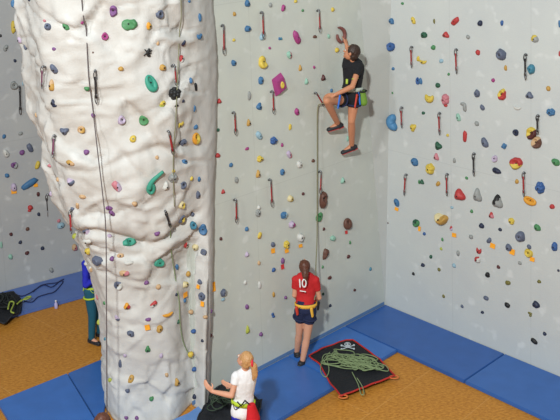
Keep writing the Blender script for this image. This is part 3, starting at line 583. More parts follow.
# ------------------------------------------------------------------ ropes
def rope(name, pts, r, m, label, cat='rope', n=8, seg=6, group=None):
    b = bmesh.new(); tube(b, catmull(pts, n=n), r, seg); o = link(name, b, m, smooth=True); tag(o, label, cat, group); return o
m_rd = mat('rope_dark', (92, 82, 84), rough=.8, bump=.2, scale=200); m_rg = mat('rope_green', (124, 140, 100), rough=.8, var=.3, scale=120)
m_ro = mat('rope_olive', (122, 120, 92), rough=.8)
def wallpts(pix, off):
    out = []
    for x, y in pix:
        r = place(x, y, 0, off)
        if r: out.append(r[0])
    return out
top = wallpts([(82, 0), (84.5, 30), (87.3, 55), (90, 80), (93, 106)], .03)
top = [top[0] + V((0, 0, 1.6))] + top
q = top[-1]; low = gz(107.2, 421, 1.0)
low = at(107.2, 423, q.y - .12)
mid = [at(98, 155, q.y - .06), at(102.2, 190, q.y - .08), at(105.8, 230, q.y - .1), at(106.4, 300, q.y - .12), at(106.8, 360, q.y - .12), at(107, 405, q.y - .12)]
rope('climbing_rope', top + mid + [at(107.4, 424, q.y - .12)], .006, m_rd, 'thin dark climbing rope hanging down the left side of the white pillar')
b = wallpts([(179.2, 0), (177.5, 35), (175.5, 75), (173.5, 120), (172.5, 150), (171.6, 180), (173, 206)], .035)
rope('climbing_rope', [b[0] + V((0, 0, 1.6))] + b, .0055, m_ro, 'thin olive climbing rope on the right half of the pillar, above the crease')
rope('climbing_rope', wallpts([(168.6, 222), (169.2, 236), (170, 250), (173.5, 275), (177, 300), (178, 322), (181, 340), (186, 352), (190.5, 357)], .03), .006, m_rg, 'thin green rope end trailing down the lower right of the pillar')
# the lead rope: harness - quickdraw - belayer
def wp(x, y, off): return plane_hit(x, y, C0 + NM * off, NM)
CLIMB_H = wp(343, 99, .34)
rope('climbing_rope', [CLIMB_H, wp(335, 101.5, .24), wp(327, 103, .14), wp(321, 104, .07), wp(317.6, 110, .05), wp(317.3, 150, .04), wp(317.2, 200, .05), wp(317, 240, .10), wp(316, 262, .2), wp(315.5, 285, .34), wp(314.5, 300, .46)], .0075,
     m_ro, 'pale climbing rope running from the climber down to the belayer')

# ------------------------------------------------------------------ people
def capsule(b, a, c, ra, rc, side=None, flat=1.0, ends=(1, 1), seg=14):
    a, c = V(a), V(c); t = (c - a); L_ = t.length
    if L_ < 1e-6: t = V((0, 0, 1)); L_ = 1e-6
    t.normalize()
    s = (V(side) - t * V(side).dot(t)) if side is not None else t.orthogonal()
    if s.length < 1e-4: s = t.orthogonal()
    s.normalize(); u = t.cross(s).normalized(); prof = []
    if ends[0]:
        for k in range(4): an = math.pi / 2 * (1 - k / 4); prof.append((-ra * math.sin(an), max(ra * math.cos(an), 1e-4)))
    prof.append((0, ra)); prof.append((L_, rc))
    if ends[1]:
        for k in range(1, 5): an = math.pi / 2 * k / 4; prof.append((L_ + rc * math.sin(an), max(rc * math.cos(an), 1e-4)))
    rings = []
    for h, r in prof:
        rings.append([b.verts.new(a + t * h + s * (r * math.cos(2 * math.pi * k / seg)) + u * (r * flat * math.sin(2 * math.pi * k / seg))) for k in range(seg)])
    for A, B in zip(rings, rings[1:]):
        for k in range(seg): b.faces.new((A[k], A[(k + 1) % seg], B[(k + 1) % seg], B[k]))
    b.faces.new(rings[0][::-1]); b.faces.new(rings[-1])
def ellipsoid(b, c, rx, ry, rz, X_, Y_, Z_):
    m = Matrix(((X_.x * rx, Y_.x * ry, Z_.x * rz, c.x), (X_.y * rx, Y_.y * ry, Z_.y * rz, c.y), (X_.z * rx, Y_.z * ry, Z_.z * rz, c.z), (0, 0, 0, 1)))
    bmesh.ops.create_uvsphere(b, u_segments=20, v_segments=14, radius=1, matrix=m)
def fuse(name, b, m, parent, vox=.007, smooth=4, post=None):
    bmesh.ops.recalc_face_normals(b, faces=b.faces[:])
    me = bpy.data.meshes.new('t'); b.to_mesh(me); b.free(); o = bpy.data.objects.new('t', me); COL.objects.link(o)
    r = o.modifiers.new('r', 'REMESH'); r.mode = 'VOXEL'; r.voxel_size = vox
    if smooth: s = o.modifiers.new('s', 'SMOOTH'); s.factor = .5; s.iterations = smooth
    dg = bpy.context.evaluated_depsgraph_get(); dg.update()
    me2 = bpy.data.meshes.new_from_object(o.evaluated_get(dg)); bpy.data.objects.remove(o)
    me2.name = name; me2.materials.clear()
    if post: post(me2)
    ob = bpy.data.objects.new(name, me2); COL.objects.link(ob); me2.materials.append(m)
    for p in me2.polygons: p.use_smooth = True
    if parent: ob.parent = parent; ob.matrix_parent_inverse = Matrix.Translation(-V(parent.location))
    return ob
m_skin = mat('skin', (206, 150, 122), rough=.55, var=.06); m_skin2 = mat('skin_tan', (186, 126, 94), rough=.55, var=.06)
m_eyew = mat('eye_white', (230, 228, 222)); m_dark = mat('eye_dark', (40, 30, 26)); m_lip = mat('lip', (168, 88, 80))
m_shoe = mat('shoe_black', (34, 34, 40)); m_shoer = mat('shoe_red', (170, 50, 52)); m_sole = mat('shoe_sole', (60, 60, 62))

def hand(b, wrist, d, pn, S_, curl=.4, thumb_side=1):
    """palm, four unequal bent fingers and a thumb. d = direction, pn = palm normal (fingers bend toward pn)"""
    d = V(d).normalized(); pn = (V(pn) - d * V(pn).dot(d)).normalized(); s = d.cross(pn).normalized() * thumb_side
    w = V(wrist); pl_ = .085 * S_
    for k in (-1, 0, 1): capsule(b, w + s * k * .014 * S_, w + d * pl_ + s * k * .024 * S_, .015 * S_, .0135 * S_)
    for k, ln in zip((-1.5, -.5, .5, 1.5), (.055, .068, .074, .064)):
        p = w + d * pl_ + s * (k * .0175 * S_); dd = d; r = .0088 * S_
        for j, f in enumerate((.45, .32, .23)):
            a = curl * (1.0 if j == 0 else 1.3); dd = (dd * math.cos(a) + pn * math.sin(a)).normalized(); pn2 = pn
            q = p + dd * (ln * S_ * f * 1.35); capsule(b, p, q, r, r * .92, seg=8); p = q; r *= .92
    p = w + d * .028 * S_ + s * .026 * S_; q = p + (d * .6 + s * .75 + pn * .3).normalized() * .038 * S_
    capsule(b, p, q, .012 * S_, .0105 * S_, seg=8); capsule(b, q, q + (d * .95 + s * .15 + pn * .45).normalized() * .032 * S_, .0105 * S_, .0085 * S_, seg=8)

def build_person(J, S_, face, up, M, label, opts):
    """J joints in world space; returns the root empty"""
    J = {k: V(v) for k, v in J.items()}
    root = empty('person', opts.get('base', (J['ankL'] + J['ankR']) / 2)); tag(root, label, 'person')
    sh = (J['shR'] - J['shL']).normalized(); hp = (J['hipR'] - J['hipL']).normalized()
    pel, ch, nk, hd = J['pelvis'], J['chest'], J['neck'], J['head']; waist = pel.lerp(ch, .45)
    fem = opts.get('fem', 1.0)
    fz = V(face).normalized(); uz = (V(up) - fz * V(up).dot(fz)).normalized(); sx = fz.cross(uz).normalized()
    skin = M['skin']
    def limb(b, inf=0.0, arms=1, legs=1, armclip=9, legclip=9, torso=1, legends=(1, 1)):
        if torso:
            capsule(b, pel - hp * .02 * S_, pel + hp * .02 * S_, .118 * S_ + inf, .118 * S_ + inf, None, .95)
            capsule(b, pel, waist, .150 * S_ * fem + inf, .125 * S_ * fem + inf, hp, .68)
            capsule(b, waist, ch, .125 * S_ * fem + inf, .158 * S_ * fem + inf, sh, .66)
            capsule(b, ch, ch.lerp(nk, .75), .150 * S_ * fem + inf, .075 * S_ + inf, sh, .7)
            capsule(b, J['shL'], J['shR'], .052 * S_ + inf, .052 * S_ + inf)
    # body
    b = bmesh.new(); limb(b, -.004)
    capsule(b, nk - (hd - nk).normalized() * .03, nk.lerp(hd, .6), .052 * S_, .046 * S_)
    # head
    H = opts.get('hs', .88) * S_ ** .5
    ellipsoid(b, hd + uz * .018 * H - fz * .012 * H, .074 * H, .094 * H, .098 * H, sx, fz, uz)
    ellipsoid(b, hd - uz * .038 * H + fz * .022 * H, .058 * H, .068 * H, .075 * H, sx, fz, uz)
    capsule(b, hd + fz * .088 * H + uz * .012 * H, hd + fz * .106 * H - uz * .022 * H, .007 * H, .013 * H)
    ellipsoid(b, hd + fz * .074 * H - uz * .088 * H, .022 * H, .018 * H, .018 * H, sx, fz, uz)
    for s in (-1, 1): ellipsoid(b, hd + sx * s * .078 * H - fz * .004 * H - uz * .008 * H, .010 * H, .019 * H, .030 * H, sx, fz, uz)
    for sd in 'LR':
        S1, E_, W_ = J['sh' + sd], J['el' + sd], J['wr' + sd]
        capsule(b, S1, E_, .047 * S_ * fem, .037 * S_ * fem); capsule(b, E_, E_.lerp(W_, .3), .037 * S_, .039 * S_ * fem); capsule(b, E_.lerp(W_, .3), W_, .039 * S_ * fem, .024 * S_)
        hdir = V(opts.get('hd' + sd, W_ - E_)); hand(b, W_, hdir, V(opts.get('pn' + sd, (0, .3, -1))), S_, opts.get('curl', .35), 1 if sd == 'R' else -1)
        Hp, K, A, T = J['hip' + sd], J['kn' + sd], J['ank' + sd], J['toe' + sd]
        capsule(b, Hp, K, .088 * S_ * fem, .054 * S_ * fem); kk = (A - K)
        capsule(b, K, K + kk * .3, .052 * S_ * fem, .056 * S_ * fem); capsule(b, K + kk * .3, A, .056 * S_ * fem, .034 * S_)
        capsule(b, A, T, .036 * S_, .026 * S_)
    fuse('body', b, skin, root, .0065, 3)
    # eyes and mouth
    for s in (-1, 1):
        b = bmesh.new(); c = hd + fz * .083 * H + sx * s * .031 * H + uz * .006 * H; ellipsoid(b, c, .012 * H, .008 * H, .008 * H, sx, fz, uz)
        e = link('eye', b, m_eyew, root, True)
        b = bmesh.new(); ellipsoid(b, c + fz * .0055 * H, .005 * H, .004 * H, .005 * H, sx, fz, uz); link('pupil', b, m_dark, e, True)
    b = bmesh.new(); capsule(b, hd + fz * .088 * H - uz * .052 * H - sx * .016 * H, hd + fz * .088 * H - uz * .052 * H + sx * .016 * H, .006 * H, .006 * H); link('mouth', b, m_lip, root, True)
    # hair
    b = bmesh.new()
    ellipsoid(b, hd + uz * .030 * H - fz * .022 * H, .086 * H, .096 * H, .098 * H, sx, fz, uz)
    ellipsoid(b, hd - uz * .02 * H - fz * .050 * H, .076 * H, .062 * H, .082 * H, sx, fz, uz)
    tail = opts.get('tail')
    if tail:
        for q0, q1, r0, r1 in tail: capsule(b, q0, q1, r0, r1)
    def rough_hair(me):
        for v in me.vertices:
            p = V(v.co); v.co = p + V((noise.noise(p * 70), noise.noise(p * 70 + V((9, 0, 0))), noise.noise(p * 30))) * .007
    fuse('hair', b, M['hair'], root, .007, 2, rough_hair)
    # shirt
    b = bmesh.new(); limb(b, .012); sl = opts.get('sleeve', .55)
    hem = pel.lerp(waist, opts.get('hem', .1))
    for sd in 'LR':
        S1, E_ = J['sh' + sd], J['el' + sd]; W_ = J['wr' + sd]
        if sl <= 1: capsule(b, S1, S1.lerp(E_, sl), .062 * S_, .056 * S_ * (1 if sl < .9 else .9), ends=(1, 0))
        else: capsule(b, S1, E_, .060 * S_, .050 * S_); capsule(b, E_, E_.lerp(W_, sl - 1), .050 * S_, .036 * S_, ends=(1, 0))
    ax = (ch - pel).normalized()
    def folds(me):
        for v in me.vertices:
            p = V(v.co); v.co = p + (p - waist).normalized() * (noise.noise(V((p.x * 9, p.y * 9, p.z * 5))) * .014 + noise.noise(p * 22) * .005)
        bm = bmesh.new(); bm.from_mesh(me)
        bmesh.ops.bisect_plane(bm, geom=bm.verts[:] + bm.edges[:] + bm.faces[:], plane_co=hem - ax * opts.get('hemoff', .0), plane_no=ax, clear_inner=True)
        bmesh.ops.bisect_plane(bm, geom=bm.verts[:] + bm.edges[:] + bm.faces[:], plane_co=nk + (hd - nk).normalized() * .012, plane_no=(hd - nk).normalized(), clear_outer=True) if opts.get('cutneck', 1) else None
        bm.to_mesh(me); bm.free()
    if not opts.get('hood'): opts['cutneck'] = 0
    shirt = fuse('shirt' if not opts.get('jacket') else 'jacket', b, M['shirt'], root, .008, 4, folds)
    # shorts or trousers
    b = bmesh.new()
    capsule(b, pel - hp * .02 * S_, pel + hp * .02 * S_, .126 * S_, .126 * S_, None, .95); capsule(b, pel, pel.lerp(waist, .7), .160 * S_ * fem, .142 * S_ * fem, hp, .72, ends=(1, 0))
    lc = opts.get('legs', .5)
    for sd in 'LR':
        Hp, K, A = J['hip' + sd], J['kn' + sd], J['ank' + sd]
        if lc <= 1: capsule(b, Hp, Hp.lerp(K, lc), .102 * S_ * fem, .086 * S_ * fem if lc < .7 else .074 * S_, ends=(1, 0))
        else: capsule(b, Hp, K, .102 * S_ * fem, .070 * S_); capsule(b, K, A, .068 * S_, .052 * S_, ends=(1, 0))
    fuse('shorts' if lc <= 1 else 'trousers', b, M['pants'], root, .008, 3)
    # shoes
    for sd in 'LR':
        A, T = J['ank' + sd], J['toe' + sd]; dt = (T - A); fwd = dt.normalized()
        upv = (V((0, 0, 1)) - fwd * fwd.z).normalized(); heel = A - upv * .035 * S_ - fwd * .02
        b = bmesh.new(); capsule(b, heel, T, .046 * S_, .036 * S_, fwd.cross(upv), .85); capsule(b, A - upv * .03, A + upv * .02 * S_, .048 * S_, .043 * S_, ends=(1, 0))
        sh_ = fuse('shoe', b, M.get('shoe', m_shoe), root, .006, 3)
        b = bmesh.new(); capsule(b, heel - upv * .030 * S_, T - upv * .022 * S_, .040 * S_, .032 * S_, fwd.cross(upv), .3); k = link('sole', b, M.get('sole', m_sole), sh_, True)
    # harness: waist belt, leg loops, buckle
    if 'belt' in M:
        bc = pel.lerp(waist, opts.get('beltat', .75)); b = bmesh.new(); pts = []
        fw = hp.cross(ax).normalized()
        for q in range(28):
            an = 2 * math.pi * q / 28; pts.append(bc + hp * (math.cos(an) * .156 * S_ * fem) + fw * (math.sin(an) * .112 * S_ * fem))
        bb = bmesh.new(); rings = []
        for p in pts:
            o_ = (p - bc).normalized(); rings.append([bb.verts.new(p + o_ * dx + ax * dz) for dx, dz in ((0, -.026 * S_), (.012, -.026 * S_), (.012, .026 * S_), (0, .026 * S_))])
        for i in range(28):
            A_, B_ = rings[i], rings[(i + 1) % 28]
            for k in range(4): bb.faces.new((A_[k], A_[(k + 1) % 4], B_[(k + 1) % 4], B_[k]))
        b.free(); hb = link('harness_belt', bb, M['belt'], root, True)
        for i0 in (2, 9, 16, 23):        # gear loops
            b = bmesh.new(); A_ = pts[i0]; B_ = pts[(i0 + 3) % 28]; mid = (A_ + B_) / 2
            tube(b, catmull([A_ + (A_ - bc).normalized() * .014, mid + (mid - bc).normalized() * .035 - ax * .055 * S_, B_ + (B_ - bc).normalized() * .014], n=5), .004, 6); link('gear_loop', b, M.get('loop', M['belt']), hb, True)
        for sd in 'LR':
            Hp, K = J['hip' + sd], J['kn' + sd]; t_ = (K - Hp).normalized(); c_ = Hp.lerp(K, .26); s_ = t_.orthogonal().normalized(); u_ = t_.cross(s_)
            b = bmesh.new(); tube(b, [c_ + (s_ * math.cos(2 * math.pi * q / 20) + u_ * math.sin(2 * math.pi * q / 20)) * .104 * S_ * fem for q in range(20)], .013, 6, True)
            link('leg_loop', b, M.get('loop', M['belt']), root, True)
    return root, dict(waist=waist, ax=ax, sh=sh, hp=hp)

m_brown = mat('hair_brown', (52, 34, 26), rough=.5, var=.3, scale=60); m_ponyred = mat('hair_auburn', (88, 50, 36), rough=.5, var=.3, scale=60)
m_blond = mat('hair_blond', (186, 140, 92), rough=.5, var=.25, scale=60)
blackc = mat('cloth_black', (24, 24, 28), rough=.9, bump=.2); redc = mat('cloth_red', (184, 32, 36), rough=.85, bump=.2); whitec = mat('cloth_white', (226, 224, 226), rough=.85, bump=.2)
navyc = mat('cloth_navy', (30, 38, 70), rough=.9); bluec = mat('cloth_blue', (34, 40, 170), rough=.85); tealc = mat('cloth_teal', (26, 84, 104), rough=.9)
yelb = mat('webbing_yellow', (222, 170, 60), rough=.7); redb = mat('webbing_red', (190, 60, 44)); limeb = mat('webbing_lime', (176, 200, 50)); blueb = mat('webbing_blue', (40, 100, 190)); greyb = mat('webbing_grey', (176, 186, 176)); greenb = mat('bag_green', (104, 140, 48))

# --- climber, depths measured out from the main wall
def c(x, y, off): return plane_hit(x, y, C0 + NM * (off * .8), NM)
J = dict(head=c(351.5, 52.5, .42), neck=c(353.5, 62, .40), chest=c(353.5, 69, .38), pelvis=c(351, 96, .36),
  shL=c(346.5, 66, .30), shR=c(359, 66.5, .50), elL=c(348.5, 53, .17), wrL=c(346.3, 44.5, .09),
  elR=c(352.5, 86.5, .58), wrR=c(334.5, 95, .44),
  hipL=c(346.5, 99, .30), hipR=c(354, 99, .42), knL=c(326.8, 101.0, .42), ankL=c(338.0, 124.0, .20), toeL=c(329.0, 129.5, .12),
  knR=c(351.5, 121, .40), ankR=c(351.8, 146, .20), toeR=c(343.0, 152.3, .12))
root, info = build_person(J, 1.0, V((-.80, .30, .32)), V((.12, 0, 1)), dict(skin=m_skin2, hair=m_brown, shirt=blackc, pants=blackc, belt=greyb, loop=navyc, shoe=m_shoe, sole=m_shoer),
  'climber in black T-shirt and shorts on the main wall reaching for a brown crescent hold',
  dict(base=C0 + UM * .6 + V((0, 0, 2.4)), hs=.97, sleeve=.45, legs=.36, fem=.92, hem=.15, pnL=NM * -1 + V((0, 0, .1)), pnR=V((-.2, .5, -.6)), hdR=V((-1, .2, -.1)), beltat=.55))
b = bmesh.new(); a_ = c(362, 91, .52); capsule(b, a_, c(363.5, 102, .53), .046, .056, ends=(0, 1)); bag = fuse('chalk_bag', b, greenb, root, .008, 2)
b = bmesh.new(); tube(b, [a_ + V((math.cos(q * .5236), math.sin(q * .5236), 0)) * .060 for q in range(12)], .011, 6, True); link('bag_rim', b, blackc, bag, True)
for x0_, y0_, x1_, y1_, mm, nm_ in ((340, 96, 338, 108, blueb, 'harness_strap'), (357, 95, 355, 107, redb, 'gear_sling'), (359, 93, 360, 104, blueb, 'gear_sling')):
    b = bmesh.new(); capsule(b, c(x0_, y0_, .52), c(x1_, y1_, .54), .018, .014, flat=.6); link(nm_, b, mm, root, True)
b = bmesh.new(); bp_ = [c(x, y, .56) for x, y in ((352, 79), (355, 78.6), (358.5, 78.2))]; tube(b, bp_, .009, 6, flat=.6); link('shirt_print', b, mat('print_lime', (170, 190, 70)), root, True)
b = bmesh.new(); tube(b, [c(347, 79, .49), c(346.8, 84, .50)], .016, 8, flat=.5); link('shirt_print', b, mat('print_lime', (170, 190, 70)), root, True)

# --- belayer with a 10 on the shirt
base = gz(303.5, 364, MT); Bx = base.x; By = base.y
def c(x, y, dy): return at(x, y, By + dy)
J = dict(head=c(304.6, 265.5, -.02), neck=c(305, 275, .04), chest=c(305.5, 282, .05), pelvis=c(306, 307, .03),
  shL=c(296.3, 279.5, .05), shR=c(315, 280, .03), elL=c(294.5, 295, .06), wrL=c(301, 300, .28), elR=c(319.2, 297.5, .06), wrR=c(314, 301, .30),
  hipL=c(300.8, 311, .03), hipR=c(310, 311, .02), knL=c(299.3, 333, .10), ankL=c(296.7, 353, .22), toeL=c(295.2, 358, .30),
  knR=c(306.8, 338, .02), ankR=c(302.2, 362.0, .02), toeR=c(306.5, 365.8, .10))
tl = [(J['head'] + V((0, -.075, .0)), J['head'] + V((0, -.11, -.09)), .045, .040), (J['head'] + V((0, -.11, -.09)), J['head'] + V((.012, -.12, -.19)), .036, .016)]
root, info = build_person(J, .93, V((.02, .72, .68)), V((0, -.6, .75)), dict(skin=m_skin, hair=m_ponyred, shirt=redc, pants=navyc, belt=yelb, loop=navyc, shoe=m_shoe),
  'belayer seen from behind in a red shirt with white 10, looking up', dict(base=(Bx, By, MT), sleeve=.55, legs=.42, fem=.94, tail=tl, hem=.45, beltat=.25, curl=.9))
m_w = mat('print_white', (232, 230, 228))
bk = V((-.02, -1, .02)).normalized()
def onback(x, y, dy=-.155): return at(x, y, By + dy)
for pts, r_ in (([(299.6, 279.2), (300.2, 287.2)], .009),):
    b = bmesh.new(); tube(b, [onback(*p) for p in pts], r_, 6, flat=1); link('shirt_digit', b, m_w, root)
b = bmesh.new(); tube(b, [onback(304.2 + 1.9 * math.cos(a), 283.2 + 3.9 * math.sin(a)) for a in [i * math.pi / 8 for i in range(16)]], .0085, 6, True); link('shirt_digit', b, m_w, root, True)
b = bmesh.new(); tube(b, [onback(299.8, 290.8, -.14), onback(305.8, 291.8, -.14)], .009, 6, flat=.6); link('shirt_lettering', b, m_w, root)
for x0_, y0_, x1_, y1_, mm in ((311.5, 309, 312.5, 316, yelb), (296.5, 308, 297.5, 314, redb), (318.5, 303, 318, 309, blackc)):
    b = bmesh.new(); capsule(b, c(x0_, y0_, -.10), c(x1_, y1_, -.10), .024, .020, flat=.6); link('gear_sling', b, mm, root, True)
b = bmesh.new(); capsule(b, c(314, 300.5, .33), c(314.2, 304.5, .32), .020, .016); link('belay_device', b, m_al2, root, True)

# --- girl in white beside the pillar
GY = 9.05
def c(x, y, dy): return at(x, y, GY + dy)
J = dict(head=c(244.6, 359.5, 0), neck=c(245.5, 371, .03), chest=c(245, 379.5, .03), pelvis=c(242.5, 410, .02),
  shL=c(236.5, 377, -.02), shR=c(252.2, 377.5, .06), elL=c(231.5, 395.5, -.08), wrL=c(212.5, 391.5, .0), elR=c(250.5, 392, .22), wrR=c(232.5, 386.5, .26),
  hipL=c(238.5, 415, .0), hipR=c(247.5, 415, .03), knL=c(238.5, 444, .02), ankL=c(238.5, 472, .1), toeL=c(230.5, 478, .12),
  knR=c(248, 444, .05), ankR=c(248, 470, .12), toeR=c(240, 477, .15))
for k in ('ankL', 'ankR', 'toeL', 'toeR'):
    J[k].z = (.085 if k[0] == 'a' else .04)
for sd in 'LR': J['kn' + sd].z = .42
hd_ = J['head']
tl = [(hd_ + V((.055, -.05, -.01)), hd_ + V((.10, -.05, -.04)), .030, .026), (hd_ + V((.10, -.05, -.05)), hd_ + V((.105, -.045, -.15)), .036, .034), (hd_ + V((.105, -.045, -.15)), hd_ + V((.085, -.05, -.20)), .032, .014)]
root, info = build_person(J, .84, V((-.72, .55, .42)), V((.3, -.1, .9)), dict(skin=m_skin, hair=m_blond, shirt=whitec, pants=bluec, belt=limeb, loop=blackc, shoe=m_shoe),
  'blond girl in white T-shirt and lime harness reaching toward the pillar', dict(base=(J['pelvis'].x, GY, MT), sleeve=.42, legs=1.5, fem=.94, tail=tl, hem=-.35, hemoff=.02, beltat=.62, curl=.3, hdL=V((-.7, .1, .75)), pnL=V((0, 1, .2)), hdR=V((-1, .2, .3)), pnR=V((0, 1, 0))))
b = bmesh.new(); tp = hd_ + V((.082, -.055, -.012)); tube(b, [tp + V((0, math.cos(q * .785), math.sin(q * .785))) * .030 for q in range(8)], .012, 6, True); link('hair_tie', b, mat('tie_red', (214, 40, 60)), root, True)
b = bmesh.new(); capsule(b, c(251, 404, -.06), c(253, 419, -.06), .045, .085, flat=.8, ends=(0, 1)); fuse('chalk_bag', b, mat('bag_red', (196, 24, 34), rough=.8, bump=.2), root, .008, 2)
for x0_, y0_, x1_, y1_ in ((237.5, 402, 241, 406), (241, 406, 245, 400.5), (245, 400.5, 249, 404)):
    b = bmesh.new(); capsule(b, c(x0_, y0_, -.145), c(x1_, y1_, -.145), .007, .007); link('belt_trim', b, blackc, root, True)

# --- person in blue behind the pillar
def standing(x, y, h, face, M, label, opts, armf=None):
    S_ = h / 1.72; B = V((x, y, opts.pop('z0', 0))); f = V(face).normalized(); f.z = 0; f.normalize(); s = V((f.y, -f.x, 0)); s = f.cross(V((0, 0, 1)))
    q = lambda r_, fw, z: B + s * r_ * S_ + f * fw * S_ + V((0, 0, z * S_))
    J = dict(head=q(0, .02, 1.59), neck=q(0, -.01, 1.45), chest=q(0, 0, 1.30), pelvis=q(0, 0, .95), shL=q(-.165, 0, 1.38), shR=q(.165, 0, 1.38),
      elL=q(-.23, .02, 1.10), elR=q(.23, .02, 1.10), wrL=q(-.20, .18, .95), wrR=q(.20, .18, .95), hipL=q(-.085, 0, .90), hipR=q(.085, 0, .90),
      knL=q(-.10, .02, .49), knR=q(.10, .02, .49), ankL=q(-.11, -.02, .09), ankR=q(.11, -.02, .09), toeL=q(-.13, .13, .045), toeR=q(.13, .13, .045))
    if armf: J.update({k: q(*v) for k, v in armf.items()})
    return build_person(J, S_, V(face), V((0, 0, 1)), M, label, dict(opts, base=B))
bp = gz(97, 341, 0)
standing(bp.x, bp.y, 1.50, V((.75, -.35, .2)), dict(skin=m_skin, hair=m_brown, shirt=bluec, pants=tealc, belt=limeb, loop=limeb),
  'person in a blue jacket and teal trousers half hidden behind the pillar', dict(sleeve=1.9, legs=1.9, jacket=1, hem=-.1, beltat=.0, fem=1.05), dict(wrR=(.12, .20, 1.16), elR=(.24, .04, 1.06)))
hp_ = gz(101, 423, 1.60)
standing(hp_.x, hp_.y + .05, 1.68, V((.2, .9, .1)), dict(skin=m_skin, hair=m_ponyred, shirt=navyc, pants=blackc),
  'person with brown hair whose head top shows at the bottom edge below the pillar', dict(sleeve=.6, legs=1.9, z0=0))

# ------------------------------------------------------------------ rope tarps and loose things on the floor
def tarp(poly, z, m, rim, label, name='rope_tarp', sag=.010):
    P3 = [gz(x, y, z) for x, y in poly]; n = len(P3); cen = sum(P3, V()) / n
    b = bmesh.new(); R_ = 10; rings = []; M_ = 12
    out = []
    for i in range(n):
        for k in range(M_): out.append(P3[i].lerp(P3[(i + 1) % n], k / M_))
    for j in range(R_ + 1):
        f = j / R_; row = []
        for p in out:
            q_ = cen.lerp(p, max(f, .001)); q_ = V((q_.x, q_.y, z + .008 + sag * (1 + noise.noise(q_ * 7)) + .012 * max(0, noise.noise(q_ * 3)))); row.append(q_)
        rings.append(row)
    tv = [[b.verts.new(p) for p in row] for row in rings]; bv = [[b.verts.new(p - V((0, 0, .006))) for p in row] for row in rings]; m2 = len(out)
    for j in range(R_):
        for k in range(m2):
            b.faces.new((tv[j][k], tv[j + 1][k], tv[j + 1][(k + 1) % m2], tv[j][(k + 1) % m2])); b.faces.new((bv[j][k], bv[j][(k + 1) % m2], bv[j + 1][(k + 1) % m2], bv[j + 1][k]))
    for k in range(m2): b.faces.new((tv[-1][k], bv[-1][k], bv[-1][(k + 1) % m2], tv[-1][(k + 1) % m2]))
    bmesh.ops.remove_doubles(b, verts=b.verts[:], dist=.0005); bmesh.ops.recalc_face_normals(b, faces=b.faces[:])
    root = empty(name, cen); tag(root, label, 'rope tarp', 'black tarps for ropes on the mats')
    link('sheet', b, m, root, True)
    b = bmesh.new(); tube(b, rings[-1], .011, 6, True); link('border', b, rim, root, True)
    return root, rings
m_tarp = mat('tarp_black', (22, 24, 30), rough=.75, bump=.3); m_rim = mat('tarp_red', (176, 40, 36), rough=.7)
root, rings = tarp([(309, 357), (322, 350), (346, 341), (353, 341), (380, 361), (395, 377), (366, 388), (341, 397.5), (331, 386), (320, 366)], MT, m_tarp, m_rim, 'black red-edged tarp with a skull emblem on the blue mat', 'rope_tarp')
for x, y in ((343, 396.5), (394, 377)):
    b = bmesh.new(); p = gz(x, y, MT + .02); tube(b, [p + V((math.cos(q * .5236) * .055, math.sin(q * .5236) * .035, 0)) for q in range(12)], .012, 6, True, .5); link('corner_loop', b, mat('loop_orange', (206, 110, 52)), root, True)
# skull and crossbones
sk = mat('print_bone', (176, 184, 190), rough=.8)
def sp(x, y): p = gz(x, y, MT + .045); return p
b = bmesh.new(); bmesh.ops.create_uvsphere(b, u_segments=16, v_segments=8, radius=1, matrix=Matrix.Translation(sp(347.6, 344.2)) @ Matrix.Diagonal((.045, .055, .008, 1)))
p = sp(347.6, 346.6); box(b, (p.x - .022, p.y - .022, p.z - .006), (p.x + .022, p.y + .03, p.z + .006)); sk_o = link('skull_emblem', b, sk, root)
b = bmesh.new()
for dx in (-1.5, 1.5): bmesh.ops.create_uvsphere(b, u_segments=10, v_segments=6, radius=1, matrix=Matrix.Translation(sp(347.6 + dx, 344.6) + V((0, 0, .006))) @ Matrix.Diagonal((.012, .016, .006, 1)))
link('eye_socket', b, m_tarp, sk_o)
for a0, a1 in (((341.5, 345.5), (354, 348.8)), ((341.5, 349.2), (354, 345.2))):
    b = bmesh.new(); tube(b, [sp(*a0), sp(*a1)], .009, 6, flat=.5)
    for e_ in (a0, a1): bmesh.ops.create_uvsphere(b, u_segments=8, v_segments=6, radius=.014, matrix=Matrix.Translation(sp(*e_)))
    link('crossed_bone', b, sk, root)
def rope_pile(cx, cy, rx, ry, ang, z, n, seed_, m, label, r=.0065, heap=.07):
    rnd = random.Random(seed_); pts = []; ca, sa = math.cos(ang), math.sin(ang); th = 0
    gx = gy = 0.0; lr = .12; vx = vy = 0.0
    for i in range(n):
        if i % 5 == 0:
            t_ = rnd.uniform(0, 6.283); q_ = rnd.random() ** .5 * .80; vx = math.cos(t_) * q_; vy = math.sin(t_) * q_; lr = rnd.uniform(.10, .34); el = rnd.uniform(.5, 1.0)
        gx += (vx - gx) * .45; gy += (vy - gy) * .45; th += rnd.uniform(1.0, 1.7)
        x = (gx + math.cos(th) * lr) * rx; y = (gy + math.sin(th) * lr * el * 1.5) * ry
        x = max(-rx, min(rx, x)); y = max(-ry, min(ry, y))
        zz = z + r + rnd.random() * heap * max(.1, 1 - (x / rx) ** 2 * .8 - (y / ry) ** 2 * .8)
        pts.append(V((cx + x * ca - y * sa, cy + x * sa + y * ca, zz)))
    b = bmesh.new(); tube(b, catmull(pts, n=7), r, 5); o = link('rope_pile', b, m, smooth=True); tag(o, label, 'rope', 'piled climbing ropes'); return o
pc = gz(354, 366, MT); e0 = gz(322, 354, MT); e1 = gz(388, 372, MT)
rope_pile(pc.x - .02, pc.y + .02, .53, .27, math.atan2(e1.y - e0.y, e1.x - e0.x) - .05, MT + .028, 190, 5, m_rg, 'tangled green climbing rope piled on the skull tarp')
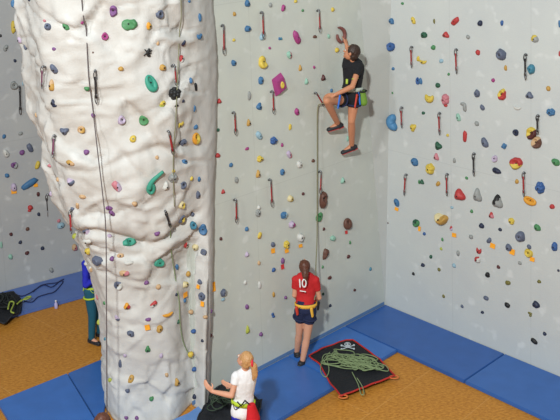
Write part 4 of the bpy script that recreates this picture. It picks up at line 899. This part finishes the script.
rope('rope_strand', [gz(x, y, MT + .035) for x, y in ((352, 372), (358, 384), (361, 394), (364, 393.5), (362, 386), (357, 378))], .0065, m_rg, 'loose loop of green rope over the front edge of the skull tarp')
rope('rope_strand', [gz(x, y, MT + .035) for x, y in ((330, 352), (322, 362), (321, 372), (326, 377), (329, 370), (327, 360))], .0065, m_rg, 'loose loop of green rope at the left corner of the skull tarp')
root, _ = tarp([(196, 428), (205, 410), (213, 396), (222, 391), (236, 391), (262, 405), (258, 424), (240, 434)], MT, m_tarp, mat('tarp_edge_dark', (34, 36, 42)), 'crumpled black tarp on the mat beside the girl in white', sag=.06)
pc = gz(214, 408, MT); rope_pile(pc.x + .08, pc.y - .1, .26, .22, .4, MT + .14, 90, 8, mat('rope_darkgreen', (52, 66, 50), rough=.8), 'dark green rope lying on the crumpled tarp by the pillar foot', heap=.09)
root, _ = tarp([(-22, 322), (-16, 300), (2, 296), (14, 296), (22, 304), (20, 316), (4, 326)], MT, m_tarp, mat('tarp_edge_dark', (34, 36, 42)), 'black tarp bunched at the far left below the grey wall', sag=.05)
pc = gz(6, 309, MT); rope_pile(pc.x, pc.y, .30, .24, .3, MT + .10, 60, 3, mat('rope_black', (30, 34, 34), rough=.8), 'heap of black rope on the tarp at the far left', r=.010, heap=.16)
for k_, (pp_, lb) in enumerate((([(8, 309), (10, 302), (14, 303), (11, 311), (14, 313)], 'lime green rope loop on the black heap at the far left'), ([(17, 304), (22, 300), (27, 299), (31, 296.5), (27, 297), (21, 301)], 'lime green rope end pointing right from the black heap'))):
    rope('rope_strand', [gz(x, y, MT + .20 if k_ == 0 else MT + .12) for x, y in pp_], .012, mat('rope_lime', (150, 166, 70), rough=.8), lb)
m_thin = mat('rope_blueblack', (34, 40, 78), rough=.8)
rope('rope_strand', [gz(x, y, MT + .008) for x, y in ((0, 296), (8, 292), (14, 294), (22, 296), (30, 293), (36, 289), (44, 285), (52, 287), (60, 281), (64, 279))], .0085, m_thin, 'upper thin dark rope strand snaking over the mat below the left wall')
rope('rope_strand', [gz(x, y, MT + .008) for x, y in ((24, 301), (32, 302), (38, 297), (47, 294), (54, 292), (60, 286), (63, 281), (55, 283), (46, 284), (40, 286), (33, 292))], .0085, m_thin, 'lower thin dark rope strand looping over the mat below the left wall')
# small bottle at the edge of the far mat
p = gz(56.3, 308.3, 0); root = empty('bottle', p); tag(root, 'small lilac bottle standing on the orange floor by the far mat', 'bottle')
def lathe(prof, seg=14):
    b = bmesh.new(); R_ = [[b.verts.new((r * math.cos(2 * math.pi * k / seg), r * math.sin(2 * math.pi * k / seg), z)) for k in range(seg)] for r, z in prof]
    for A, B in zip(R_, R_[1:]):
        for k in range(seg): b.faces.new((A[k], A[(k + 1) % seg], B[(k + 1) % seg], B[k]))
    b.faces.new(R_[0][::-1]); b.faces.new(R_[-1]); return b
o = link('bottle_body', lathe([(.024, 0), (.027, .01), (.027, .075), (.013, .095), (.012, .105)]), mat('bottle_lilac', (176, 170, 214), rough=.3), None, True); o.parent = root
o = link('cap', lathe([(.014, .105), (.014, .125), (.012, .128)]), mat('cap_white', (220, 220, 224)), None, True); o.parent = root

# ------------------------------------------------------------------ labels: each hold singled out by look, neighbour or rank
from collections import defaultdict
cnt = defaultdict(list)
for h in HOLDS: cnt[(h['d'], h['wall'])].append(h)
WN = {'pillar': 'white pillar', 'main wall': 'main wall', 'right wall': 'right wall', 'left wall': 'grey left wall'}
for (d, w), L_ in cnt.items():
    if len(L_) == 1: L_[0]['o']['label'] = '%s on the %s' % (d, WN[w]); L_[0]['uniq'] = True
marks = [dict(px=h['px'], py=h['py'], n=h['d'], wall=h['wall']) for h in HOLDS if h.get('uniq') and not h['d'].startswith('tiny')]
marks += [dict(px=278.5, py=84.3, n='magenta four-sided volume', wall='main wall'), dict(px=147.3, py=52.5, n='black gecko figure', wall='pillar')]
def direction(dx, dy):
    if abs(dy) > abs(dx) * 2.2: return 'just below' if dy > 0 else 'just above'
    if abs(dx) > abs(dy) * 2.2: return 'just right of' if dx > 0 else 'just left of'
    return ('below' if dy > 0 else 'above') + (' right of' if dx > 0 else ' left of')
ORD = ['', 'second ', 'third ', 'fourth ', 'fifth ', 'sixth ', 'seventh ', 'eighth ', 'ninth ', 'tenth ', 'eleventh ', 'twelfth ', 'thirteenth ', 'fourteenth ', 'fifteenth ', 'sixteenth ', 'seventeenth ', 'eighteenth ', 'nineteenth ', 'twentieth ']
used = set(h['o'].get('label') for h in HOLDS)
for (d, w), L_ in cnt.items():
    if len(L_) == 1: continue
    L_.sort(key=lambda h: h['py']); n = len(L_)
    for i, h in enumerate(L_):
        best = None
        for m_ in sorted((m_ for m_ in marks if m_['wall'] == w), key=lambda m_: math.hypot(m_['px'] - h['px'], m_['py'] - h['py']))[:3]:
            dd = math.hypot(m_['px'] - h['px'], m_['py'] - h['py'])
            if dd > 34: break
            if any(k is not h and math.hypot(m_['px'] - k['px'], m_['py'] - k['py']) < dd * 1.6 for k in L_): continue
            lab = '%s %s the %s on the %s' % (d, direction(h['px'] - m_['px'], h['py'] - m_['py']), m_['n'], WN[w])
            if len(lab.split()) <= 16 and lab not in used: best = lab; break
        if best is None:
            if n == 2: s = 'upper of two alike' if i == 0 else 'lower of two alike'
            elif i < n / 2: s = ORD[i] + 'highest of its kind' if i < len(ORD) else 'x'
            else: s = ORD[n - 1 - i] + 'lowest of its kind'
            best = '%s on the %s, %s' % (d, WN[w], s)
        h['o']['label'] = best; used.add(best)
